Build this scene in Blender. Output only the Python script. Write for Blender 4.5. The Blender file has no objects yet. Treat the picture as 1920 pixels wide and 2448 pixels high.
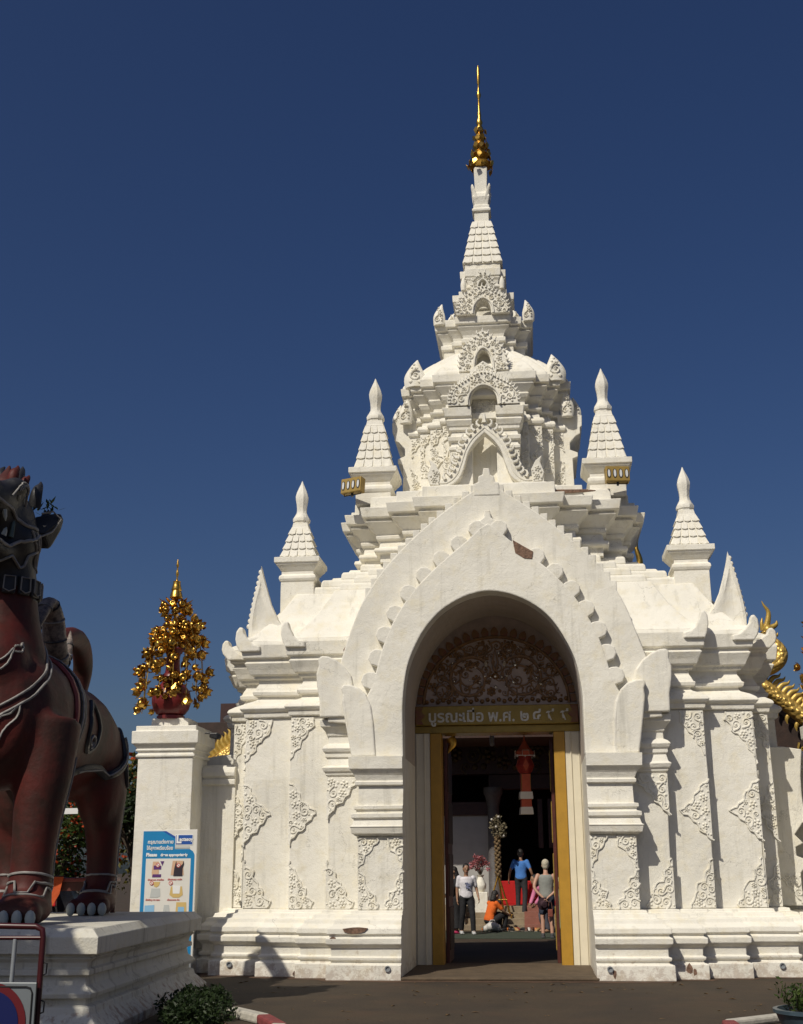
import bpy, bmesh, math, random
from mathutils import Vector, Matrix, Quaternion, noise
from mathutils.bvhtree import BVHTree
import numpy as np
R = math.radians
SC = bpy.context.scene
COL = SC.collection

# ------------------------------------------------------------------ camera, sky, sun, exposure
cam_d = bpy.data.cameras.new('camera')
cam = bpy.data.objects.new('camera', cam_d)
COL.objects.link(cam)
cam_d.sensor_fit = 'VERTICAL'
cam_d.sensor_height = 24.0
cam_d.lens = 28.92
cam_d.clip_start = 0.1
cam_d.clip_end = 3000
m3 = Matrix(((0.99431633, 0.034439, 0.10074225), (0.10634735, -0.27658411, -0.95508715), (-0.00502854, 0.96037242, -0.2786746)))
cam.matrix_world = Matrix.Translation((0.66, 0.0, 1.6)) @ m3.to_4x4()
SC.camera = cam

SUN_DIR = Vector((0.55, 1.0, -1.18)).normalized()
SUN_ELEV = math.asin(-SUN_DIR.z)
world = bpy.data.worlds.new('World')
SC.world = world
world.use_nodes = True
wn = world.node_tree
for n in list(wn.nodes):
    wn.nodes.remove(n)
sky = wn.nodes.new('ShaderNodeTexSky')
sky.sky_type = 'NISHITA'
sky.sun_disc = False
sky.sun_elevation = SUN_ELEV
sky.sun_rotation = math.atan2(-SUN_DIR.x, -SUN_DIR.y)
sky.altitude = 300
sky.air_density = 1.0
sky.dust_density = 3.2
sky.ozone_density = 5.0
hsv = wn.nodes.new('ShaderNodeHueSaturation')
hsv.inputs['Hue'].default_value = 0.512
hsv.inputs['Saturation'].default_value = 1.17
hsv.inputs['Value'].default_value = 0.92
bg = wn.nodes.new('ShaderNodeBackground')
bg.inputs['Strength'].default_value = 0.05
wo = wn.nodes.new('ShaderNodeOutputWorld')
wn.links.new(sky.outputs[0], hsv.inputs['Color'])
wn.links.new(hsv.outputs[0], bg.inputs['Color'])
wn.links.new(bg.outputs[0], wo.inputs['Surface'])

sun_d = bpy.data.lights.new('sun', 'SUN')
sun_d.energy = 3.65
sun_d.angle = R(0.5)
sun_d.color = (1.0, 0.93, 0.80)
sun = bpy.data.objects.new('sun', sun_d)
COL.objects.link(sun)
sun.rotation_euler = SUN_DIR.to_track_quat('-Z', 'Y').to_euler()
sun.location = (-20, -30, 40)

SC.view_settings.view_transform = 'Standard'
SC.view_settings.look = 'None'
SC.view_settings.gamma = 1.0
SC.view_settings.exposure = 0.0
SC.view_settings.use_curve_mapping = False

# ------------------------------------------------------------------ materials
MATS = {}


def mat(name, col, rough=0.6, metal=0.0, var=0.0, vscale=3.0, bump=0.0, bscale=30.0, col2=None, spec=0.5, coords='Object', detail=6.0):
    m = bpy.data.materials.new(name)
    m.use_nodes = True
    nt = m.node_tree
    b = nt.nodes['Principled BSDF']
    b.inputs['Roughness'].default_value = rough
    b.inputs['Metallic'].default_value = metal
    b.inputs['Specular IOR Level'].default_value = spec
    b.inputs['Base Color'].default_value = (*col, 1)
    tc = nt.nodes.new('ShaderNodeTexCoord')
    if var > 0 or col2:
        n = nt.nodes.new('ShaderNodeTexNoise')
        n.inputs['Scale'].default_value = vscale
        n.inputs['Detail'].default_value = detail
        n.inputs['Roughness'].default_value = 0.62
        nt.links.new(tc.outputs[coords], n.inputs['Vector'])
        r = nt.nodes.new('ShaderNodeValToRGB')
        r.color_ramp.elements[0].position = 0.35
        r.color_ramp.elements[1].position = 0.66
        c2 = col2 or tuple(c * (1 - var) for c in col)
        r.color_ramp.elements[0].color = (*c2, 1)
        r.color_ramp.elements[1].color = (*col, 1)
        nt.links.new(n.outputs['Fac'], r.inputs['Fac'])
        nt.links.new(r.outputs['Color'], b.inputs['Base Color'])
    if bump > 0:
        n2 = nt.nodes.new('ShaderNodeTexNoise')
        n2.inputs['Scale'].default_value = bscale
        n2.inputs['Detail'].default_value = 5
        nt.links.new(tc.outputs[coords], n2.inputs['Vector'])
        bp = nt.nodes.new('ShaderNodeBump')
        bp.inputs['Strength'].default_value = bump
        bp.inputs['Distance'].default_value = 0.02
        nt.links.new(n2.outputs['Fac'], bp.inputs['Height'])
        nt.links.new(bp.outputs['Normal'], b.inputs['Normal'])
    MATS[name] = m
    return m


def plaster(name, base, dirt, grime=0.45, low=0.34):
    """limewashed plaster: patchy paint, speckled mildew, rain streaks, splash marks near the ground, trowelled relief"""
    m = bpy.data.materials.new(name)
    m.use_nodes = True
    nt = m.node_tree
    L = nt.links.new
    b = nt.nodes['Principled BSDF']
    b.inputs['Roughness'].default_value = 0.78
    b.inputs['Specular IOR Level'].default_value = 0.25
    g = nt.nodes.new('ShaderNodeNewGeometry')

    def noise_n(scale, detail=6, rough=0.6, sx=None):
        n = nt.nodes.new('ShaderNodeTexNoise')
        n.inputs['Scale'].default_value = scale
        n.inputs['Detail'].default_value = detail
        n.inputs['Roughness'].default_value = rough
        if sx:
            mp = nt.nodes.new('ShaderNodeMapping')
            mp.inputs['Scale'].default_value = sx
            L(g.outputs['Position'], mp.inputs['Vector'])
            L(mp.outputs['Vector'], n.inputs['Vector'])
        else:
            L(g.outputs['Position'], n.inputs['Vector'])
        return n

    def ramp(src, p0, p1, c0=(0, 0, 0, 1), c1=(1, 1, 1, 1)):
        r = nt.nodes.new('ShaderNodeValToRGB')
        r.color_ramp.elements[0].position = p0
        r.color_ramp.elements[1].position = p1
        r.color_ramp.elements[0].color = c0
        r.color_ramp.elements[1].color = c1
        L(src, r.inputs['Fac'])
        return r.outputs['Color']

    def mix(a, bcol, fac):
        x = nt.nodes.new('ShaderNodeMix')
        x.data_type = 'RGBA'
        if isinstance(a, tuple):
            x.inputs['A'].default_value = (*a, 1)
        else:
            L(a, x.inputs['A'])
        x.inputs['B'].default_value = (*bcol, 1)
        L(fac, x.inputs['Factor'])
        return x.outputs['Result']

    def math_n(op, a, v):
        x = nt.nodes.new('ShaderNodeMath')
        x.operation = op
        L(a, x.inputs[0])
        if isinstance(v, (int, float)):
            x.inputs[1].default_value = v
        else:
            L(v, x.inputs[1])
        return x.outputs[0]

    # broad paint patches
    c = mix(base, tuple(v * 0.9 for v in base), ramp(noise_n(0.9, 4).outputs['Fac'], 0.42, 0.62))
    c = mix(c, (base[0] * 0.93, base[1] * 0.9, base[2] * 0.82), ramp(noise_n(4.5, 6).outputs['Fac'], 0.5, 0.72))
    # vertical rain streaks
    st = ramp(noise_n(1.0, 5, 0.65, (7.0, 7.0, 0.55)).outputs['Fac'], 0.56, 0.78)
    c = mix(c, dirt, math_n('MULTIPLY', st, 0.42 * grime / 0.35))
    # speckled mildew
    sp = ramp(noise_n(26.0, 3).outputs['Fac'], 0.66, 0.74)
    pm = ramp(noise_n(1.7, 4).outputs['Fac'], 0.48, 0.66)
    c = mix(c, (dirt[0] * 0.55, dirt[1] * 0.5, dirt[2] * 0.45), math_n('MULTIPLY', math_n('MULTIPLY', sp, pm), grime))
    # hairline cracks, only in patches
    vo = nt.nodes.new('ShaderNodeTexVoronoi')
    vo.feature = 'DISTANCE_TO_EDGE'
    vo.inputs['Scale'].default_value = 1.35
    dn = nt.nodes.new('ShaderNodeVectorMath')
    dn.operation = 'MULTIPLY_ADD'
    L(noise_n(3.2, 6, 0.7).outputs['Color'], dn.inputs[0])
    dn.inputs[1].default_value = (0.42, 0.42, 0.42)
    L(g.outputs['Position'], dn.inputs[2])
    L(dn.outputs[0], vo.inputs['Vector'])
    ck = ramp(vo.outputs['Distance'], 0.0, 0.007, (1, 1, 1, 1), (0, 0, 0, 1))
    cm = ramp(noise_n(0.8, 3).outputs['Fac'], 0.52, 0.60)
    c = mix(c, (dirt[0] * 0.5, dirt[1] * 0.48, dirt[2] * 0.45), math_n('MULTIPLY', math_n('MULTIPLY', ck, cm), 0.6))
    # splashed soil and flaking near the ground (z under about 0.5 m)
    sx = nt.nodes.new('ShaderNodeSeparateXYZ')
    L(g.outputs['Position'], sx.inputs[0])
    mr = nt.nodes.new('ShaderNodeMapRange')
    mr.inputs['From Min'].default_value = 0.0
    mr.inputs['From Max'].default_value = 0.55
    mr.inputs['To Min'].default_value = 0.30
    mr.inputs['To Max'].default_value = 0.0
    L(sx.outputs['Z'], mr.inputs['Value'])
    fl = ramp(math_n('ADD', noise_n(9.0, 7, 0.7).outputs['Fac'], mr.outputs['Result']), 0.70, 0.80)
    c = mix(c, (0.24, 0.13, 0.085), math_n('MULTIPLY', fl, low))
    L(c, b.inputs['Base Color'])
    # relief
    add = math_n('ADD', math_n('MULTIPLY', noise_n(5.0, 5).outputs['Fac'], 1.0), math_n('MULTIPLY', noise_n(45.0, 4).outputs['Fac'], 0.35))
    bp = nt.nodes.new('ShaderNodeBump')
    bp.inputs['Strength'].default_value = 0.55
    bp.inputs['Distance'].default_value = 0.03
    L(add, bp.inputs['Height'])
    L(bp.outputs['Normal'], b.inputs['Normal'])
    MATS[name] = m
    return m


WHITE = plaster('white_plaster', (0.80, 0.772, 0.69), (0.42, 0.40, 0.34))
SOFFIT = plaster('shaded_plaster', (0.50, 0.44, 0.39), (0.22, 0.19, 0.16))  # darker tone puts the shade of the porch vault into the plaster colour
WHITE2 = plaster('old_white_plaster', (0.62, 0.60, 0.53), (0.22, 0.20, 0.165), grime=0.8, low=0.6)
GOLD = mat('gold_leaf', (0.70, 0.42, 0.09), 0.34, 1.0, var=0.35, vscale=9, bump=0.25, bscale=25)
GOLDP = mat('gold_paint', (0.50, 0.33, 0.07), 0.42, 0.35, var=0.25, vscale=12, bump=0.2, bscale=40)
YELLOW = mat('ochre_paint', (0.43, 0.235, 0.025), 0.5, 0.0, var=0.14, vscale=6, bump=0.1)
OLIVEGOLD = mat('olive_gold_paint', (0.33, 0.22, 0.04), 0.4, 0.3, var=0.25, vscale=5, bump=0.1)
CREAM = mat('cream_paint', (0.72, 0.66, 0.52), 0.55, 0.0, var=0.08, vscale=4, bump=0.08)
REDURN = mat('urn_red', (0.17, 0.018, 0.018), 0.38, 0.0, var=0.25, vscale=4)
LIONRED = mat('lion_red', (0.092, 0.013, 0.010), 0.6, 0.0, vscale=2.2, bump=0.3, bscale=14, col2=(0.034, 0.015, 0.011), spec=0.3)
LIONBLK = mat('lion_black', (0.022, 0.022, 0.026), 0.5, 0.0, var=0.4, vscale=9, bump=0.2)
LIONGRY = mat('lion_line', (0.30, 0.285, 0.27), 0.6, 0.0, var=0.4, vscale=14)
LIONWHT = mat('claw_white', (0.42, 0.45, 0.42), 0.5, 0.0, var=0.2, vscale=8)
LIONGRN = mat('lion_mouth', (0.10, 0.14, 0.12), 0.5, 0.0, var=0.4, vscale=10)
DARKWOOD = mat('dark_wood', (0.055, 0.024, 0.014), 0.55, 0.0, var=0.45, vscale=9, bump=0.2)
REDWOOD = mat('red_wood', (0.10, 0.024, 0.016), 0.5, 0.0, var=0.35, vscale=8, bump=0.15)
BRICK = mat('exposed_brick', (0.26, 0.155, 0.105), 0.9, 0.0, vscale=22, bump=0.7, bscale=30, col2=(0.10, 0.06, 0.042))
CARVE = mat('carved_lacquer', (0.20, 0.065, 0.04), 0.4, 0.15, vscale=14, col2=(0.20, 0.11, 0.03))
CARVEG = mat('carved_gold', (0.30, 0.15, 0.045), 0.4, 0.1, var=0.5, vscale=12)
MIRROR = mat('mirror_glass', (0.85, 0.86, 0.84), 0.12, 0.9)
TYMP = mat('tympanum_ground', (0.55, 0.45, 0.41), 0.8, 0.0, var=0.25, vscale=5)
LETTER = mat('letter_white', (0.74, 0.72, 0.66), 0.6, 0.0, var=0.3, vscale=18)
STEEL = mat('grey_steel', (0.30, 0.32, 0.34), 0.45, 0.3, var=0.2, vscale=10)
REDSTEEL = mat('red_steel', (0.055, 0.006, 0.008), 0.35, 0.0, var=0.3, vscale=12)
BLACK = mat('black_metal', (0.018, 0.018, 0.02), 0.4, 0.2)
BRASS = mat('brass_box', (0.36, 0.24, 0.06), 0.45, 0.3, var=0.2, vscale=8)
LAMP = mat('lamp_glass', (0.75, 0.75, 0.72), 0.15, 0.2)


def leafmat(name, c1, c2, rough=0.5):
    m = mat(name, c1, rough, 0.0, vscale=3.5, col2=c2, spec=0.3)
    nt = m.node_tree
    b = nt.nodes['Principled BSDF']
    tr = nt.nodes.new('ShaderNodeBsdfTranslucent')
    mx = nt.nodes.new('ShaderNodeMixShader')
    mx.inputs[0].default_value = 0.25
    src = b.inputs['Base Color'].links[0].from_socket
    nt.links.new(src, tr.inputs['Color'])
    nt.links.new(b.outputs[0], mx.inputs[1])
    nt.links.new(tr.outputs[0], mx.inputs[2])
    nt.links.new(mx.outputs[0], nt.nodes['Material Output'].inputs['Surface'])
    return m


LEAF = leafmat('leaf_green', (0.075, 0.11, 0.02), (0.03, 0.055, 0.012))
LEAFD = leafmat('leaf_dark', (0.03, 0.05, 0.014), (0.012, 0.024, 0.008))
LEAFY = leafmat('leaf_yellowed', (0.16, 0.13, 0.025), (0.06, 0.07, 0.015))
BLOOM = leafmat('bloom_orange', (0.45, 0.07, 0.015), (0.25, 0.03, 0.01))
BLOOMW = leafmat('bloom_white', (0.75, 0.72, 0.66), (0.6, 0.55, 0.5))
BLOOMP = leafmat('bloom_pink', (0.55, 0.22, 0.25), (0.35, 0.1, 0.1))
BARK = mat('bark', (0.09, 0.065, 0.045), 0.9, 0.0, var=0.5, vscale=12, bump=0.6, bscale=20)

# ground: worn brownish asphalt
GROUND = mat('worn_asphalt', (0.064, 0.044, 0.024), 0.9, 0.0, vscale=0.9, col2=(0.038, 0.027, 0.017), bump=0.5, bscale=70, coords='Object')
def _asphalt(m):
    nt = m.node_tree
    L = nt.links.new
    b = nt.nodes['Principled BSDF']
    src = b.inputs['Base Color'].links[0].from_socket
    tc = [n for n in nt.nodes if n.type == 'TEX_COORD'][0]
    n = nt.nodes.new('ShaderNodeTexNoise'); n.inputs['Scale'].default_value = 60; n.inputs['Detail'].default_value = 4
    L(tc.outputs['Object'], n.inputs['Vector'])
    r = nt.nodes.new('ShaderNodeValToRGB'); r.color_ramp.elements[0].position = 0.35; r.color_ramp.elements[1].position = 0.7
    r.color_ramp.elements[0].color = (0.62, 0.62, 0.62, 1); r.color_ramp.elements[1].color = (1.25, 1.2, 1.15, 1)
    L(n.outputs['Fac'], r.inputs['Fac'])
    mx = nt.nodes.new('ShaderNodeMix'); mx.data_type = 'RGBA'; mx.blend_type = 'MULTIPLY'; mx.inputs['Factor'].default_value = 1.0
    L(src, mx.inputs['A']); L(r.outputs['Color'], mx.inputs['B'])
    # red soil worn along patches
    n2 = nt.nodes.new('ShaderNodeTexNoise'); n2.inputs['Scale'].default_value = 1.6; n2.inputs['Detail'].default_value = 8
    L(tc.outputs['Object'], n2.inputs['Vector'])
    r2 = nt.nodes.new('ShaderNodeValToRGB'); r2.color_ramp.elements[0].position = 0.52; r2.color_ramp.elements[1].position = 0.72
    L(n2.outputs['Fac'], r2.inputs['Fac'])
    mx2 = nt.nodes.new('ShaderNodeMix'); mx2.data_type = 'RGBA'
    mt = nt.nodes.new('ShaderNodeMath'); mt.operation = 'MULTIPLY'; mt.inputs[1].default_value = 0.45
    L(r2.outputs['Color'], mt.inputs[0]); L(mt.outputs[0], mx2.inputs['Factor'])
    L(mx.outputs['Result'], mx2.inputs['A']); mx2.inputs['B'].default_value = (0.078, 0.042, 0.022, 1)
    L(mx2.outputs['Result'], b.inputs['Base Color'])
_asphalt(GROUND)

# ------------------------------------------------------------------ object helpers
def tag(o, label=None, cat=None, group=None, kind=None):
    if label: o['label'] = label
    if cat: o['category'] = cat
    if group: o['group'] = group
    if kind: o['kind'] = kind
    return o


def thing(name, label, cat, loc=(0, 0, 0), rz=0.0, group=None):
    o = bpy.data.objects.new(name, None)
    o.empty_display_size = 0.2
    COL.objects.link(o)
    o.location = loc
    o.rotation_euler = (0, 0, rz)
    return tag(o, label, cat, group)


def link(name, data, parent=None, loc=None, rot=None, scale=None):
    o = bpy.data.objects.new(name, data)
    COL.objects.link(o)
    if parent: o.parent = parent
    if loc is not None: o.location = loc
    if rot is not None: o.rotation_euler = rot
    if scale is not None: o.scale = scale
    return o


def kids(o):
    return [c for c in COL.objects if c.parent == o]


def copy_tree(o, parent=None):
    c = o.copy()
    COL.objects.link(c)
    if parent: c.parent = parent
    for ch in list(o.children):
        copy_tree(ch, c)
    return c


class MB:
    """collects vertices and faces, then links them as ONE mesh object"""
    def __init__(self):
        self.v = []
        self.f = []

    def add(self, vs, fs):
        o = len(self.v)
        self.v += [tuple(p) for p in vs]
        self.f += [tuple(i + o for i in f) for f in fs]
        return self

    def box(self, x0, y0, z0, x1, y1, z1):
        x0, x1 = min(x0, x1), max(x0, x1)
        y0, y1 = min(y0, y1), max(y0, y1)
        z0, z1 = min(z0, z1), max(z0, z1)
        return self.add([(x0, y0, z0), (x1, y0, z0), (x1, y1, z0), (x0, y1, z0), (x0, y0, z1), (x1, y0, z1), (x1, y1, z1), (x0, y1, z1)],
                        [(0, 3, 2, 1), (4, 5, 6, 7), (0, 1, 5, 4), (1, 2, 6, 5), (2, 3, 7, 6), (3, 0, 4, 7)])

    def loft(self, rings, cap0=True, cap1=True, closed=True):
        o = len(self.v)
        n = len(rings[0])
        for r in rings:
            self.v += [tuple(p) for p in r]
        for k in range(len(rings) - 1):
            a = o + k * n
            for i in range(n if closed else n - 1):
                j = (i + 1) % n
                self.f.append((a + i, a + j, a + n + j, a + n + i))
        if cap0: self.f.append(tuple(o + i for i in reversed(range(n))))
        if cap1: self.f.append(tuple(o + (len(rings) - 1) * n + i for i in range(n)))
        return self

    def tube(self, path, rad, n=8, caps=True, up=(0, 0, 1), flat=1.0):
        path = [Vector(p) for p in path]
        if not isinstance(rad, (list, tuple)):
            rad = [rad] * len(path)
        rings = []
        u = Vector(up)
        for i, p in enumerate(path):
            t = (path[min(i + 1, len(path) - 1)] - path[max(i - 1, 0)])
            if t.length < 1e-9: t = Vector((0, 0, 1))
            t.normalize()
            s = t.cross(u)
            if s.length < 1e-4: s = t.cross(Vector((1, 0, 0)))
            if s.length < 1e-4: s = t.cross(Vector((0, 1, 0)))
            s.normalize()
            w = s.cross(t).normalized()
            u = w
            rings.append([p + (s * math.cos(a) + w * math.sin(a) * flat) * rad[i] for a in [2 * math.pi * k / n for k in range(n)]])
        return self.loft(rings, caps, caps)

    def lathe(self, prof, n=16, c=(0, 0, 0), a0=0.0):
        rings = []
        for r, z in prof:
            rings.append([(c[0] + r * math.cos(a0 + 2 * math.pi * k / n), c[1] + r * math.sin(a0 + 2 * math.pi * k / n), c[2] + z) for k in range(n)])
        return self.loft(rings)

    def sq(self, prof, c=(0, 0, 0), ry=1.0):
        """square-plan stack: (half width, z)"""
        rings = []
        for r, z in prof:
            rings.append([(c[0] - r, c[1] - r * ry, c[2] + z), (c[0] + r, c[1] - r * ry, c[2] + z), (c[0] + r, c[1] + r * ry, c[2] + z), (c[0] - r, c[1] + r * ry, c[2] + z)])
        return self.loft(rings)

    def prism(self, poly, y0, y1, bev=0.0):
        """(x, z) outline extruded from y0 (front) to y1"""
        n = len(poly)
        a = sum(poly[i][0] * poly[(i + 1) % n][1] - poly[(i + 1) % n][0] * poly[i][1] for i in range(n))
        if a < 0: poly = poly[::-1]
        return self.loft([[(x, y0, z) for x, z in poly], [(x, y1, z) for x, z in poly]])

    def strip(self, inner, outer, y0, y1):
        """ring segment between two (x, z) polylines of equal length, extruded y0..y1"""
        n = len(inner)
        o = len(self.v)
        for y in (y0, y1):
            self.v += [(x, y, z) for x, z in inner] + [(x, y, z) for x, z in outer]
        I0, O0, I1, O1 = o, o + n, o + 2 * n, o + 3 * n
        for i in range(n - 1):
            self.f += [(I0 + i, I0 + i + 1, O0 + i + 1, O0 + i), (I1 + i + 1, I1 + i, O1 + i, O1 + i + 1),
                       (O0 + i, O0 + i + 1, O1 + i + 1, O1 + i), (I0 + i + 1, I0 + i, I1 + i, I1 + i + 1)]
        self.f += [(I0, O0, O1, I1), (O0 + n - 1, I0 + n - 1, I1 + n - 1, O1 + n - 1)]
        return self

    def ball(self, c, r, nu=8, nv=5, sx=1, sy=1, sz=1):
        rings = []
        for j in range(nv + 1):
            t = math.pi * j / nv
            rr = max(math.sin(t), 0.02)
            rings.append([(c[0] + sx * r * rr * math.cos(2 * math.pi * k / nu), c[1] + sy * r * rr * math.sin(2 * math.pi * k / nu), c[2] - sz * r * math.cos(t)) for k in range(nu)])
        return self.loft(rings)

    def mirror_x(self):
        v0, f0 = list(self.v), list(self.f)
        self.add([(-x, y, z) for x, y, z in v0], [tuple(reversed(f)) for f in f0])
        return self

    def xf(self, M):
        self.v = [tuple(M @ Vector(p)) for p in self.v]
        return self

    def mesh(self, name, material, smooth=False, jit=0.0, jf=1.7):
        me = bpy.data.meshes.new(name)
        vs = self.v
        if jit:
            vs = []
            for p in self.v:
                d = noise.noise_vector(Vector(p) * jf) * jit
                vs.append((p[0] + d.x, p[1] + d.y, p[2] + d.z))
        me.from_pydata(vs, [], self.f)
        bm = bmesh.new()
        bm.from_mesh(me)
        bmesh.ops.recalc_face_normals(bm, faces=bm.faces)
        bm.to_mesh(me)
        bm.free()
        me.materials.append(material)
        if smooth:
            for p in me.polygons: p.use_smooth = True
        return me

    def build(self, name, material, parent=None, smooth=False, jit=0.0, bevel=0.0, seg=2, loc=None, rot=None, scale=None, auto=None):
        o = link(name, self.mesh(name, material, smooth, jit), parent, loc, rot, scale)
        if bevel:
            b = o.modifiers.new('bevel', 'BEVEL')
            b.width = bevel
            b.segments = seg
            b.limit_method = 'ANGLE'
            b.angle_limit = R(28)
            b.harden_normals = False
        if auto:
            for p in o.data.polygons: p.use_smooth = True
            o.data.set_sharp_from_angle(angle=R(auto))
        return o


def at(parent, loc, rz=0.0):
    return Matrix.Translation(loc) @ Matrix.Rotation(rz, 4, 'Z')


def lerp(a, b, t):
    return a + (b - a) * t


def spline(pts, n=8):
    """Catmull-Rom through tuples"""
    P = [Vector(p) for p in pts]
    out = []
    for i in range(len(P) - 1):
        p0 = P[max(i - 1, 0)]; p1 = P[i]; p2 = P[i + 1]; p3 = P[min(i + 2, len(P) - 1)]
        for k in range(n):
            t = k / n
            out.append(0.5 * ((2 * p1) + (p2 - p0) * t + (2 * p0 - 5 * p1 + 4 * p2 - p3) * t * t + (3 * p1 - p0 - 3 * p2 + p3) * t ** 3))
    out.append(P[-1])
    return out


def horn(mb, path, w, d, n=8, k=6):
    """tapering upturned horn: path points, half width list w and half depth list d"""
    P = spline(path, k)
    W = [v[0] for v in spline([(x, 0, 0) for x in w], k)]
    D = [v[0] for v in spline([(x, 0, 0) for x in d], k)]
    rings = []
    for i, p in enumerate(P):
        t = (P[min(i + 1, len(P) - 1)] - P[max(i - 1, 0)]).normalized()
        s = t.cross(Vector((0, 1, 0)))
        if s.length < 1e-4: s = Vector((1, 0, 0))
        s.normalize()
        q = s.cross(t).normalized()
        rings.append([p + s * max(W[i], .003) * math.cos(a) + q * max(D[i], .003) * math.sin(a) for a in [2 * math.pi * j / n for j in range(n)]])
    mb.loft(rings)
    return mb

WS = {}
_link0 = link


def link(name, data, parent=None, loc=None, rot=None, scale=None):
    o = _link0(name, data, parent, loc, rot, scale)
    if parent is not None and parent.name in WS:
        o.matrix_parent_inverse = WS[parent.name]
    return o


def world_root(o):
    """children of this thing are given in world coordinates"""
    WS[o.name] = (Matrix.Translation(o.location) @ o.rotation_euler.to_matrix().to_4x4()).inverted()
    return o


# ------------------------------------------------------------------ stucco relief
def ridge(mb, pts, r, h=None, closed=False, taper=False):
    """half-round ridge along (x, z) points on the plane y = 0, rising towards -y"""
    h = h or r
    n = len(pts)
    rows = []
    for i in range(n):
        a = pts[(i - 1) % n] if closed else pts[max(i - 1, 0)]
        b = pts[(i + 1) % n] if closed else pts[min(i + 1, n - 1)]
        dx, dz = b[0] - a[0], b[1] - a[1]
        l = math.hypot(dx, dz) or 1
        nx, nz = -dz / l, dx / l
        rr = r * (1 - 0.65 * i / (n - 1)) if taper else r
        hh = h * (1 - 0.5 * i / (n - 1)) if taper else h
        x, z = pts[i]
        rows.append([(x + nx * rr, 0.004, z + nz * rr), (x + nx * rr * .6, -hh * .8, z + nz * rr * .6), (x - nx * rr * .6, -hh * .8, z - nz * rr * .6), (x - nx * rr, 0.004, z - nz * rr)])
    if closed: rows.append(rows[0])
    mb.loft(rows, False, False, closed=False)


def dome(mb, x, z, r, h, n=7):
    rows = []
    for t, q in ((1.0, 0.0), (0.8, 0.65), (0.35, 1.0)):
        rows.append([(x + r * t * math.cos(2 * math.pi * k / n), 0.004 - h * q, z + r * t * math.sin(2 * math.pi * k / n)) for k in range(n)])
    mb.loft(rows, False, True)


def inside(p, poly):
    x, z = p
    c = False
    j = len(poly) - 1
    for i in range(len(poly)):
        xi, zi = poly[i]; xj, zj = poly[j]
        if (zi > z) != (zj > z) and x < (xj - xi) * (z - zi) / (zj - zi) + xi: c = not c
        j = i
    return c


def dist_edge(p, poly):
    d = 9
    for i in range(len(poly)):
        a = Vector(poly[i]); b = Vector(poly[(i + 1) % len(poly)]); q = Vector(p)
        ab = b - a
        t = max(0, min(1, (q - a).dot(ab) / max(ab.length_squared, 1e-9)))
        d = min(d, (a + ab * t - q).length)
    return d


def fill_scrolls(mb, poly, seed, r0, h, beads=True, tries=500):
    rnd = random.Random(seed)
    xs = [p[0] for p in poly]; zs = [p[1] for p in poly]
    done = []
    for r in (r0 * 1.25, r0, r0 * .75, r0 * .52, r0 * .36):
        for _ in range(tries // 4):
            p = (rnd.uniform(min(xs), max(xs)), rnd.uniform(min(zs), max(zs)))
            if not inside(p, poly) or dist_edge(p, poly) < r * .8: continue
            if any(math.hypot(p[0] - q[0], p[1] - q[1]) < (r + q[2]) * .93 for q in done): continue
            done.append((p[0], p[1], r))
    for x, z, r in done:
        a0 = rnd.uniform(0, 6.28); sg = rnd.choice((-1, 1))
        if r > r0 * .6:
            kind = rnd.random()
            if kind < .62:
                n = 15
                pts = []
                for i in range(n + 1):
                    t = i / n
                    rr = r * (1 - .8 * t)
                    a = a0 + sg * t * 8.6
                    pts.append((x + rr * math.cos(a), z + rr * math.sin(a)))
                # leaf tail leaving the scroll
                a = a0 - sg * .7
                pts = [(x + r * 1.5 * math.cos(a), z + r * 1.5 * math.sin(a))] + pts
                ridge(mb, pts, r * .2, h, taper=True)
                dome(mb, x, z, r * .24, h * 1.1)
            else:   # rosette
                k = rnd.choice((5, 6))
                for i in range(k):
                    a = a0 + i * 2 * math.pi / k
                    dome(mb, x + r * .62 * math.cos(a), z + r * .62 * math.sin(a), r * .36, h * .85, 6)
                dome(mb, x, z, r * .32, h * 1.3)
        else:
            dome(mb, x, z, r * .95, h * .8, 6)


def panel(poly, seed, r0=.075, h=.022, free=None, border=.014, slab=.004):
    """stucco relief panel on the plane y = 0; free = indices of outline points that run along its free, scalloped edge"""
    mb = MB()
    mb.prism(poly, -slab, .01)
    if free:
        pts = []
        F = [poly[i] for i in free]
        for i in range(len(F) - 1):
            a, b = Vector(F[i]), Vector(F[i + 1])
            n = max(2, int((b - a).length / .05))
            for k in range(n):
                t = k / n
                p = a.lerp(b, t)
                pts.append((p.x, p.y))
        pts.append(F[-1])
        q = []
        for i, p in enumerate(pts):
            a = pts[max(i - 1, 0)]; b = pts[min(i + 1, len(pts) - 1)]
            l = math.hypot(b[0] - a[0], b[1] - a[1]) or 1
            s = .020 * math.sin(i * 1.9 + seed) + .016 * math.sin(i * .83 + seed * 2.1)
            q.append((p[0] - (b[1] - a[1]) / l * s, p[1] + (b[0] - a[0]) / l * s))
        ridge(mb, q, border, h * .9)
    fill_scrolls(mb, poly, seed, r0, h)
    return mb


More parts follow.
